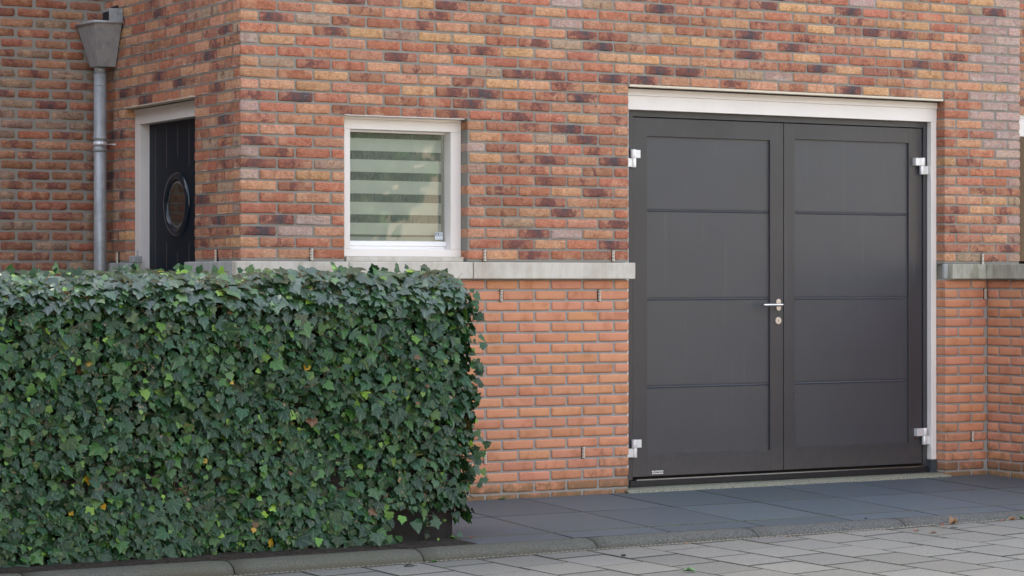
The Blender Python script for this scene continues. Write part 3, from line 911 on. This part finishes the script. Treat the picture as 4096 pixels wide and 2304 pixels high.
# --- road pavers
m = mat("grey_concrete_paver", (.3, .3, .3), .88); t_ = NT(m); co = t_.coord()
vc = t_.n("ShaderNodeVertexColor", layer_name="Col").outputs[0]
n3 = t_.noise(co, 120, 4, .8); n1 = t_.noise(co, 2.2, 4, .6); n2 = t_.noise(co, 28, 4, .6)
c = t_.mix(t_.ramp(n3, .32, .68), (.132, .126, .110), (.268, .254, .222))
c = t_.mix(t_.math('MULTIPLY', t_.ramp(n1, .45, .7), .30), c, (.24, .22, .18))
c = t_.mix(t_.math('MULTIPLY', t_.ramp(n2, .55, .8), .25), c, (.18, .18, .17))
c = t_.mix(1.0, c, vc, 'MULTIPLY')
t_.l(c, t_.b.inputs['Base Color']); t_.bump(n3, .6, .002)
M_PAVER = m
b = MB(); PW, PL = .3165, .362
for i in range(-34, 52):
    x0 = .138 + i * PW
    if x0 > 14 or x0 < -10: continue
    off = (i % 2) * PL * .5
    for j in range(-1, 42):
        yn = -1.89 - off - j * PL + PL * .5      # far edge
        q = []
        for (xx, yy) in ((x0, yn), (x0 + PW, yn), (x0 + PW, yn - PL), (x0, yn - PL)):
            q.append([xx, min(yy + .14 * (xx - x0) , -1.851)])
        if q[3][1] > -1.86 : continue
        g = .0045 + rng.uniform(0, .0015); v = rng.uniform(.84, 1.12); c = (v, v * rng.uniform(.985, 1.01), v * rng.uniform(.97, 1.02), 1)
        ii = len(b.v); dz = rng.uniform(-.0015, .0015); ch = .004
        cx_ = sum(p[0] for p in q) / 4; cy_ = sum(p[1] for p in q) / 4
        def sh_(p, d):
            return (p[0] + (d if p[0] < cx_ else -d), p[1] + (d if p[1] < cy_ else -d))
        o1 = [sh_(p, g) for p in q]; o2 = [sh_(p, g + ch) for p in q]
        b.v += [(p[0], p[1], RZ(p[0]) - .05) for p in o1] + [(p[0], p[1], RZ(p[0]) - .0035 + dz) for p in o1] + [(p[0], p[1], RZ(p[0]) + dz) for p in o2]
        b.face((ii + 8, ii + 9, ii + 10, ii + 11), c=c)
        for k in range(4):
            k2 = (k + 1) % 4
            b.face((ii + k, ii + k2, ii + 4 + k2, ii + 4 + k), c=(.16, .18, .13, 1)); b.face((ii + 4 + k, ii + 4 + k2, ii + 8 + k2, ii + 8 + k), c=(.28, .30, .25, 1))
ground_obj("road", b, M_PAVER, attrs=True, label="light grey concrete paver road")
b = MB(); b.v = [(-12, -1.80, RZ(-12) - .0075), (16, -1.80, RZ(16) - .0075), (16, -18, RZ(16) - .0075), (-12, -18, RZ(-12) - .0075)]; b.face((0, 1, 2, 3))
ground_obj("road_bed", b, mortar_material("paver_joint_sand", (.045, .05, .035)))
# sand squeezed out along the kerb foot
b = MB()
for i in range(300):
    x = -1.2 + i * .0265; y = -1.8510 - abs(tri_noise(x * 14, 4)) * .007
    s = .003 + abs(tri_noise(x * 31, 9)) * .007
    z = RZ(x)
    k = len(b.v); b.v += [(x - .016, y + .005, z + .0005), (x + .016, y + .005, z + .0005), (x + .012, y - s, z + .0022), (x - .012, y - s, z + .0022), (x, y + .003, z + .0065)]
    for q in ((0, 1, 4), (1, 2, 4), (2, 3, 4), (3, 0, 4)): b.face(tuple(k + t for t in q), smooth=True)
ground_obj("joint_sand", b, mortar_material("pale_sand", (.36, .33, .26)), kind="stuff")

b = MB(); rr_ = random.Random(21)
for i in range(520):
    u = rr_.random(); x = -1.0 + 5.6 * u
    where = rr_.random()
    if where < .5: y, z = -1.852 - abs(rr_.gauss(0, .02)), RZ(x) + .002
    elif where < .62: y, z = rr_.uniform(-3.4, -1.86), RZ(x) + .001
    elif x < 1.6: x = -1.0 + rr_.random() * 1.6; y, z = rr_.uniform(-1.72, -1.56), PZ(-1.65) + .018
    else: y, z = rr_.choice((-1.489, -.748)) + rr_.gauss(0, .004), PZ(-1.49 if rr_.random() < 2 else 0) + (.0005 if 0 else .001); z = PZ(y) + .001
    s_ = rr_.uniform(.002, .0075); a = rr_.uniform(0, 3.1); k = len(b.v)
    dx, dy = s_ * math.cos(a), s_ * math.sin(a)
    b.v += [(x - dx, y - dy, z), (x + dy * .5, y - dx * .5, z + s_ * .4), (x + dx, y + dy, z + s_ * .15), (x - dy * .5, y + dx * .5, z + s_ * .5)]
    b.face((k, k + 1, k + 2, k + 3), smooth=True)
lt = mat("leaf_litter_crumbs", (.2, .12, .07), .9); t_ = NT(lt)
t_.l(t_.mix(t_.ramp(t_.noise(t_.coord(), 14, 2), .45, .55), (.30, .18, .10), (.07, .075, .035)), t_.b.inputs['Base Color'])
b_lit = b.build("leaf_litter", lt, None, recalc=False); tag(b_lit, None, None, None, "stuff")
# moss in the long joint next to the kerb slabs
b = MB()
for i in range(420):
    x = .50 + 4.4 * rr_.random() ** 1.6; y = -1.489 + rr_.gauss(0, .0035); s_ = rr_.uniform(.004, .010); k = len(b.v); z = PZ(y) - .001
    for q in range(6):
        a = q * math.pi / 3; b.v.append((x + s_ * 1.5 * math.cos(a), y + s_ * .55 * math.sin(a), z))
    b.v.append((x, y, z + s_ * .45))
    for q in range(6): b.face((k + q, k + (q + 1) % 6, k + 6), smooth=True)
mm = mat("joint_moss", (.10, .11, .04), .95)
b_ms = b.build("moss", mm, None, recalc=False); tag(b_ms, None, None, None, "stuff")

# --- soil strip under the hedge
m = mat("dark_soil", (.03, .022, .015), .95); t_ = NT(m); co = t_.coord()
n3 = t_.noise(co, 60, 5, .75)
t_.l(t_.mix(t_.ramp(n3, .35, .7), (.012, .010, .007), (.065, .045, .028)), t_.b.inputs['Base Color']); t_.bump(n3, 1.0, .02)
M_SOIL = m
b = MB(); NX, NY = 90, 8
for i in range(NX + 1):
    x = -4.2 + i * (4.90 / NX)
    for j in range(NY + 1):
        y = -1.45 - (.285) * j / NY
        fade = max(0, min(1, (.62 - x) / .16)); edge = 1 if 0 < j < NY else 0
        z = PZ(y) + (.012 + .014 * tri_noise(x * 22, y * 22, 5)) * fade * (1 if j < NY else .15) - (1 - fade) * .02
        if j == NY: z = -.040
        b.v.append((x, y - (.010 * tri_noise(x * 13, 3) if j == NY else 0), z))
for i in range(NX):
    for j in range(NY):
        a = i * (NY + 1) + j; b.face((a, a + 1, a + NY + 2, a + NY + 1), smooth=True)
ground_obj("soil", b, M_SOIL, label="dark soil strip at the foot of the ivy hedge")

# ======================================================== PLANTER TROUGH
M_TR = concrete_material("black_trough_concrete", (.018, .016, .015), (.040, .033, .026), .4)
tr = MB(); tr.quadbox(-2.74, .494, -1.530, -1.06, -.06, .36)
tro = tr.build("planter_trough", M_TR, None, .006)
tag(tro, "long black planter trough almost hidden under the ivy hedge", "planter")

# ======================================================== IVY HEDGE
hedge = empty("ivy_hedge", (-1.2, -1.35, 0), "clipped dark green ivy hedge filling the left foreground", "hedge")
m = mat("ivy_leaf", (.03, .08, .03), .38, spec=.65); t_ = NT(m)
col = t_.n("ShaderNodeVertexColor", layer_name="Col").outputs[0]
par = t_.n("ShaderNodeVertexColor", layer_name="Par").outputs[0]
sp = t_.n("ShaderNodeSeparateColor"); t_.l(par, sp.inputs[0])
uv = t_.n("ShaderNodeUVMap").outputs[0]; su = t_.n("ShaderNodeSeparateXYZ"); t_.l(uv, su.inputs[0])
u_ = t_.math('SUBTRACT', su.outputs[0], .5); v_ = t_.math('SUBTRACT', su.outputs[1], .02)
ang = t_.math('ARCTAN2', u_, v_)
vein = None
for a0 in (0.0, .62, -.62, 1.35, -1.35):
    d = t_.math('ABSOLUTE', t_.math('SUBTRACT', ang, a0))
    f = t_.ramp(d, .085, .015)
    vein = f if vein is None else t_.math('MAXIMUM', vein, f)
co = t_.coord(); n2 = t_.noise(co, 60, 4, .6); n1 = t_.noise(co, 380, 2)
c = t_.mix(t_.math('MULTIPLY', n2, .7), col, t_.mix(1.0, col, (.55, .6, .6), 'MULTIPLY'))
c = t_.mix(t_.math('MULTIPLY', vein, .60), c, t_.mix(.55, col, (.14, .24, .10)))
dam = t_.ramp(t_.math('MULTIPLY', t_.ramp(n2, .58, .70), sp.outputs[0]), .25, .6)
c = t_.mix(dam, c, (.30, .18, .10))
t_.l(c, t_.b.inputs['Base Color']); t_.bump(t_.math('ADD', n2, t_.math('MULTIPLY', vein, -.4)), .35, .004)
t_.l(t_.math('ADD', .30, t_.math('MULTIPLY', sp.outputs[1], .20)), t_.b.inputs['Roughness'])
t_.l(t_.math('ADD', .45, t_.math('MULTIPLY', sp.outputs[2], .55)), t_.b.inputs['Specular IOR Level'])
t_.l(t_.math('MULTIPLY', sp.outputs[2], 1.0), t_.b.inputs['Coat Weight']); t_.b.inputs['Coat Roughness'].default_value = .32
# thin leaves let a little light through
trn = t_.n("ShaderNodeBsdfTranslucent"); t_.l(t_.mix(1.0, c, (1.0, 1.0, .35), 'MULTIPLY'), trn.inputs[0])
mxs = t_.n("ShaderNodeMixShader"); mxs.inputs[0].default_value = .09
outn = [n for n in t_.t.nodes if n.type == 'OUTPUT_MATERIAL'][0]
t_.l(t_.b.outputs[0], mxs.inputs[1]); t_.l(trn.outputs[0], mxs.inputs[2]); t_.l(mxs.outputs[0], outn.inputs[0])
M_IVY = m
LOBES = [(0, .05), (.14, -.04), (.34, -.01), (.47, .12), (.40, .27), (.60, .42), (.33, .52), (.20, .63), (.09, .80), (0, .95)]
def leafcolor(r, top):
    q = r.random(); v = r.uniform(.6, 1.5)
    if q < (.040 if top else .014): return (.20 * v, .36 * v, .035, 1)
    if q < (.12 if top else .09): return (.080 * v, .17 * v, .022, 1)
    if q < .30: return (.036 * v, .105 * v, .024, 1)
    if q > .997: return (.55, .32, .02, 1)
    if q > .993: return (.16, .07, .03, 1)
    return (.013 * v, .054 * v * r.uniform(.85, 1.15), .017 * v * r.uniform(.7, 1.3), 1)
def ivy_leaf(b, P, n, d, s, r, c, dam, wax=0.0):
    """P attachment point, n outward normal, d tip direction"""
    d = (d - n * d.dot(n)).normalized(); a = d.cross(n).normalized()
    lob = r.uniform(.55, .98); wd = r.uniform(.92, 1.22); cup = r.uniform(-.06, .16); droop = r.uniform(.0, .30)
    i0 = len(b.v)
    def put(x, y):
        z = -droop * max(0, y - .3) ** 2 * 1.2 - cup * abs(x) * 1.1 + r.uniform(-.012, .012)
        b.v.append(tuple(P + a * (x * s * wd) + d * (y * s) + n * (z * s)))
        return (x * .8 + .5, y)
    uvs = [put(0, .34)]
    out = []
    for (x, y) in LOBES:
        k = 1.0
        if (x, y) == (.60, .42): k = lob
        if (x, y) == (.40, .27): k = .7 + .3 * lob
        out.append((x * k + r.uniform(-.02, .02) * (x > 0), y + r.uniform(-.02, .02)))
    ring = out + [(-(x + r.uniform(-.03, .03)), y + r.uniform(-.02, .02)) for (x, y) in reversed(out[1:-1])]
    for p in ring: uvs.append(put(*p))
    n_ = len(ring)
    pr = (dam, r.random(), wax, 1)
    for k in range(n_):
        k2 = (k + 1) % n_
        b.face((i0, i0 + 1 + k, i0 + 1 + k2), [uvs[0], uvs[1 + k], uvs[1 + k2]], c, pr, True)
HX0, HX1 = -2.75, .580
YF, YB, ZT, RC = -1.60, -1.02, 1.305, .15
def hedge_point(kind, a, h):
    """surface point and normal. kind f: front (x=a, height h); t: top; c: rounded shoulder; e: right end"""
    if kind == 'f': return Vector((a, YF, h)), Vector((0, -1, 0))
    if kind == 't': return Vector((a, h, ZT)), Vector((0, 0, 1))
    if kind == 'c':
        th = h * math.pi / 2
        return Vector((a, YF + RC - RC * math.cos(th), ZT - RC + RC * math.sin(th))), Vector((0, -math.cos(th), math.sin(th)))
    if kind == 'e': return Vector((HX1, a, h)), Vector((1, 0, 0))
r = random.Random(5)
lb = MB()
def scatter(kind, a0, a1, h0, h1, n, depth):
    for _ in range(n):
        a, h = r.uniform(a0, a1), r.uniform(h0, h1)
        P, nn = hedge_point(kind, a, h)
        # round the right-hand corners
        if kind != 'e' and P.x > HX1 - .10:
            t = (P.x - (HX1 - .10)) / .10
            P.y += .055 * t * t; P.z -= .075 * t * t * (kind != 'f'); nn = (nn + Vector((.9 * t, 0, 0))).normalized()
        bulge = tri_noise(P.x * 2.2, P.z * 2.2, P.y * 2) * .045 + tri_noise(P.x * 7, P.z * 7, P.y * 7) * .022
        if kind == 'f' and P.z < .16:
            P.y -= .02 * (1 - P.z / .16)
            if P.x > .10 and P.z < .145 + .04 * tri_noise(P.x * 9, 2) and r.random() < .93: continue
        if kind == 'f' and P.z < .0 and r.random() < .3: continue
        P = P + nn * (bulge + r.uniform(-depth, .012) + (.02 if r.random() < .06 else 0))
        s = min(.092, max(.020, r.lognormvariate(math.log(.0380), .38)))
        if kind in 'tc': s *= 1.02
        down = Vector((0, -.15, -1)) if kind in 'fe' else Vector((0, -1, -.1))
        tip = (down + Vector((r.gauss(0, .55), r.gauss(0, .25), r.gauss(0, .45)))).normalized()
        lift = .42 if kind in 'fe' else (.75 if kind == 'c' else .2)
        if kind in 'tc':
            n2_ = (nn * (.25 if kind == 'c' else 1.3) + Vector((r.gauss(0, .26), -.62 + r.gauss(0, .22), .78))).normalized(); s *= 1.12
            tip = Vector((r.gauss(0, .6), -.8, -.5 + r.gauss(0, .3))).normalized()
        else:
            n2_ = (nn + Vector((r.gauss(0, .33), r.gauss(0, .28), r.gauss(lift, .30)))).normalized()
        if abs(tip.dot(n2_)) > .93: tip = Vector((1, 0, .2)).normalized()
        top = kind in 'tc' or P.z > 1.05
        cc_ = leafcolor(r, top)
        if cc_[1] > .2: s *= .72
        ivy_leaf(lb, P, n2_, tip, s, r, cc_, 1.0 if r.random() < .16 else 0.0, .75 + .25 * r.random() if kind in 'tc' else max(0, (P.z - 1.0) * 3) * r.random())
scatter('f', HX0, HX1, -.03, 1.16, 14000, .10)
scatter('f', HX0, .12, -.03, .24, 1700, .05)
scatter('c', HX0, HX1, 0, 1, 2700, .05)
scatter('t', HX0, HX1, YF + RC, YB, 1900, .05)
scatter('e', YF + .03, YB, .08, 1.24, 1900, .06)
# a few sprigs that stand proud of the clipped face
for _ in range(170):
    z = r.uniform(.25, 1.25); P = Vector((HX1 + r.uniform(-.01, .055), r.uniform(-1.63, -1.45), z)) if r.random() < .55 else Vector((r.uniform(HX0, HX1), r.uniform(-1.5, -1.2), ZT + r.uniform(.0, .045)))
    ivy_leaf(lb, P, Vector((r.gauss(0, .5), -1, r.gauss(.3, .4))).normalized(), Vector((r.gauss(.3, .5), -.2, r.gauss(-.4, .5))).normalized(), r.uniform(.03, .058), r, leafcolor(r, True), 0)
for (x, z, s) in ((-.02, -.005, .075), (-.33, -.015, .05), (.20, .03, .06), (.12, .07, .05), (-.52, .03, .055), (.30, .045, .06)):
    ivy_leaf(lb, Vector((x, -1.70, z + .05)), Vector((0, -1, .5)).normalized(), Vector((r.gauss(0, .2), -.3, -1)).normalized(), s, r, (.03, .075, .03, 1) if s > .05 else (.12, .3, .03, 1), 0)
fo = lb.build("foliage", M_IVY, hedge, attrs=True, recalc=False)
# woody core and stems
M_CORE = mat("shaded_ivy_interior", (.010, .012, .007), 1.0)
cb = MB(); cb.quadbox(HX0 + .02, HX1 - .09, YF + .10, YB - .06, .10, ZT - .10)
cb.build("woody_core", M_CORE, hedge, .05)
sb_ = MB()
for _ in range(520):
    kind = r.choice('ffffcc'); a = r.uniform(HX0, HX1 - .02); h = r.uniform(.1, 1.16) if kind == 'f' else r.uniform(0, .8)
    P, nn = hedge_point(kind, a, h)
    P = P - nn * r.uniform(.0, .035)
    d = Vector((r.gauss(0, 1), r.gauss(0, .15), r.gauss(0, .45))).normalized(); L = r.uniform(.03, .085); P = P - nn * .012
    q1 = P + d * L * .5 + nn * r.uniform(-.01, .02) + Vector((r.gauss(0, .006), 0, r.gauss(0, .006))); q2 = P + d * L + nn * r.uniform(-.01, .03)
    sb_.tube([tuple(P), tuple(q1), tuple(q2)], [.0022, .0017, .001], 5)
so = sb_.build("stem", mat("ivy_stem_bark", (.15, .085, .045), .8), hedge); so["kind"] = "stuff"
adopt(hedge)

# ======================================================== SMALL THINGS ON THE GROUND
M_DRY = mat("dry_leaf", (.36, .20, .10), .8); t_ = NT(M_DRY); n_ = t_.noise(t_.coord(), 90, 4)
t_.l(t_.mix(n_, (.42, .25, .13), (.17, .08, .04)), t_.b.inputs['Base Color'])
M_RED = mat("red_dry_leaf", (.34, .07, .03), .7); M_DKL = mat("blackened_leaf", (.03, .03, .025), .8); M_GRL = mat("green_leaf", (.16, .30, .13), .55); M_PALE = mat("pale_petal", (.5, .42, .33), .8)
def fallen(x, y, z, s, m, label, curl=.3, rot=0):
    b = MB(); n = 12; rr = random.Random(int((x * 91 + y * 57) * 100))
    b.v.append((0, 0, .10 * s))
    for k in range(n):
        a = 2 * math.pi * k / n; rad = s * (.5 + .12 * rr.random()) * (1.0 if k % 2 else .86)
        px_, py_ = rad * math.cos(a), rad * .55 * math.sin(a)
        b.v.append((px_, py_, s * (.02 + curl * (abs(math.sin(a)) ** 2) * rr.uniform(.6, 1.1) + .1 * abs(math.cos(a)) * curl)))
    for k in range(n): b.face((0, 1 + k, 1 + (k + 1) % n), smooth=True)
    b.tube([(s * .45, 0, .02 * s), (s * .62, .02 * s, .05 * s), (s * .78, .05 * s, .03 * s)], s * .016, 5)
    o = b.build("fallen_leaf", m, None); o.location = (x, y, z + .001); o.rotation_euler = (0, 0, rot)
    sm = o.modifiers.new("thick", 'SOLIDIFY'); sm.thickness = .0006
    tag(o, label, "leaf", "leaves fallen by the kerb"); return o
gz = lambda x: RZ(x)
fallen(3.44, -1.885, gz(3.4), .062, M_DRY, "largest curled brown leaf, standing against the kerb foot", .75, .3)
fallen(3.37, -1.875, gz(3.4), .040, M_RED, "reddish leaf tucked against the left side of the largest curled leaf", .4, 1.0)
fallen(3.27, -1.885, gz(3.2), .026, M_DRY, "small brown leaf by the kerb, left of the red one", .2, .4)
fallen(3.06, -2.03, gz(3), .034, M_RED, "red-brown leaf lying flat, upper of two on the pavers", .25, .2)
fallen(3.06, -2.17, gz(3), .038, M_DRY, "tan leaf lying flat, nearer the viewer than its red-brown neighbour", .3, -.3)
fallen(3.28, -1.99, gz(3.2), .028, M_DRY, "thin tan leaf on the pavers just in front of the largest curled leaf", .2, .1)
fallen(3.33, -2.02, gz(3.3), .040, M_DKL, "flat blackened leaf on the pavers right of the tan ones", .1, -.1)
fallen(3.80, -1.885, gz(3.8), .028, M_RED, "bright red leaf at the kerb foot on the right", .4, .5)
fallen(3.86, -1.890, gz(3.8), .042, M_DRY, "crumpled tan leaf beside the bright red one at the kerb", .6, -.2)
fallen(4.22, -1.885, gz(4.1), .055, M_DRY, "brown leaf against the kerb at the right edge of the picture", .6, .7)
fallen(1.03, -2.86, gz(1), .060, M_GRL, "single fresh green leaf with its stalk up on the pavers", .45, 2.2)
fallen(1.68, -1.885, gz(1.6), .030, M_DRY, "small brown leaf beside the kerb below the garage door's left end", .35, .6)
fallen(2.30, -1.90, gz(2.3), .022, M_DRY, "tiny brown leaf by the kerb below the door handle", .4, .1)
fallen(1.11, -2.16, gz(1), .032, M_DKL, "small dark curled leaf on the pavers between hedge and garage", .4, .4)
fallen(.03, -1.95, gz(0), .060, M_DKL, "dark flattened leaf at the bottom near the hedge", .15, .1)
fallen(2.985, -1.69, PZ(-1.69), .020, M_DKL, "tiny purplish leaf lying on the edge slab", .3, 0)
fallen(.60, -1.535, PZ(-1.53) + .004, .026, M_RED, "rust-coloured leaf at the corner of the black trough", .3, .8)
fallen(1.60, -2.02, gz(1.6), .022, M_PALE, "pale papery scrap on the pavers below the garage door", .2, .3)
b = MB()
for k in range(9):
    a = k * .7; x0, y0 = .006 * math.cos(a), .006 * math.sin(a)
    b.v += []
def weed(x, y, z, label, n=9, s=.03):
    b = MB(); rr = random.Random(int(x * 100))
    for k in range(n):
        a = rr.uniform(0, 6.28); d = Vector((math.cos(a), math.sin(a), rr.uniform(.3, 1.2))).normalized(); L = s * rr.uniform(.6, 1.2)
        sd_ = d.cross(Vector((0, 0, 1))).normalized() * L * .2; i = len(b.v)
        b.v += [(0, 0, 0), tuple(d * L * .5 + sd_), tuple(d * L + Vector((0, 0, -L * .25))), tuple(d * L * .5 - sd_)]
        b.face((i, i + 1, i + 2, i + 3), smooth=True)
    o = b.build("weed", M_WEED, None, recalc=False); o.location = (x, y, z); tag(o, label, "weed", "weeds in the joints"); return o
M_WEED = mat("weed_green", (.08, .20, .04), .6)
weed(1.64, -.02, 0.0, "tiny green weed at the foot of the orange brick wall")
weed(3.97, -1.87, gz(3.9), "green weed tuft in the gutter joint near the right edge", 12, .04)
weed(.20, -1.87, gz(.2), "small weed in the gutter joint in front of the hedge", 8, .03)
weed(.47, -1.585, PZ(-1.58) + .01, "green shoot by the corner of the black trough", 10, .035)

# ======================================================== ACROSS THE STREET (seen only as reflections and bounced light), THEN ADDED LIGHT BLOCKERS AT LEFT
M_LEAFT = mat("tree_foliage", (.07, .13, .035), .6); t_ = NT(M_LEAFT); n_ = t_.noise(t_.coord(), 1.5, 3)
t_.l(t_.mix(t_.ramp(n_, .4, .65), (.05, .10, .03), (.13, .20, .05)), t_.b.inputs['Base Color'])
M_BARK = mat("tree_bark", (.10, .08, .06), .9)
def tree(x, y, h, cr, seed, label):
    rt = random.Random(seed); T = empty("street_tree", (x, y, -.1), label, "tree", "street trees")
    b = MB(); b.tube([(0, 0, 0), (.05, 0, h * .35), (0, .1, h * .7)], [.22, .16, .07], 10)
    for k in range(6):
        a = k * 1.05; b.tube([(.03, 0, h * (.32 + .05 * k)), (cr * .55 * math.cos(a), cr * .55 * math.sin(a), h * (.5 + .06 * k))], [.08, .03], 6)
    b.build("trunk", M_BARK, T)
    b = MB(); blobs = [(rt.gauss(0, cr * .45), rt.gauss(0, cr * .45), h * rt.uniform(.38, .95), cr * rt.uniform(.28, .5)) for _ in range(16)]
    for (bx, by, bz, br) in blobs:
        for _ in range(300):
            d = Vector((rt.gauss(0, 1), rt.gauss(0, 1), rt.gauss(0, 1))).normalized() * br * rt.random() ** .4
            p = Vector((bx, by, bz)) + d; n1_ = Vector((rt.gauss(0, 1), rt.gauss(0, 1), rt.gauss(0, 1))).normalized(); a_ = n1_.orthogonal().normalized() * .15; c_ = n1_.cross(n1_.orthogonal()).normalized() * .12
            i = len(b.v); b.v += [tuple(p + a_), tuple(p + c_), tuple(p - a_), tuple(p - c_)]; b.face((i, i + 1, i + 2, i + 3))
    b.build("crown", M_LEAFT, T, recalc=False)
tree(9.5, -17.5, 6.5, 2.6, 3, "broad green tree across the street, left of three mirrored in the window")
tree(14.5, -20, 7.0, 3.0, 4, "middle green tree of the three mirrored in the window")
tree(20.0, -21, 8.0, 3.2, 5, "tallest green tree across the street, right of the mirrored three")

M_OPP = mat("pale_facade_brick", (.46, .34, .25), .9); t_ = NT(M_OPP); bt = None
M_ROOF = mat("dark_roof_tiles", (.07, .06, .06), .8)
M_WPANE = mat("facade_window_pane", (.03, .04, .05), .1)
rowh = empty("row_house", (10, -27, -.2), "row of pale brick houses across the street, seen only mirrored in the glass", "house")
b = MB(); b.quadbox(-14, 44, -34, -27, -.3, 5.6); b.build("wall", M_OPP, rowh)
b = MB(); b.prism([(-34.4, 5.61), (-26.6, 5.61), (-30.5, 9.2)], 'x', -14.3, 44.3); b.build("roof", M_ROOF, rowh)
for i in range(14):
    for z in (.9, 3.6):
        x = -12 + i * 4.1
        f = box("window", M_WHITE, rowh, x, x + 1.8, -26.99, -26.95, z, z + 1.4); box("pane", M_WPANE, f, x + .08, x + 1.72, -26.945, -26.94, z + .08, z + 1.32)
adopt(rowh)
tree(-6.9, -2.2, 6.0, 2.3, 8, "unseen tree added beyond the left edge to shade the side and rear walls")  # out of view, added to darken the side and rear walls
nb = empty("light_block_house", (-10.5, 0, -.2), "unseen house added beyond the left edge to block light from the left", "house")  # out of view, added to keep left sky light off the side wall
b = MB(); b.quadbox(-13.0, -8.4, -8.5, 9.5, -.3, 6.4); b.build("wall", mat("light_block_brick", (.16, .08, .055), .9), nb)
b = MB(); b.prism([(-13.4, 6.41), (-8.0, 6.41), (-10.7, 8.2)], 'y', -8.8, 9.8); b.build("roof", M_ROOF, nb)
for y in (-6.5, -3.0, 1.0, 5.0):
    f = box("window", M_WHITE, nb, -8.405, -8.36, y, y + 1.4, 3.6, 4.9); box("pane", M_WPANE, f, -8.355, -8.35, y + .08, y + 1.32, 3.68, 4.82)
adopt(nb)
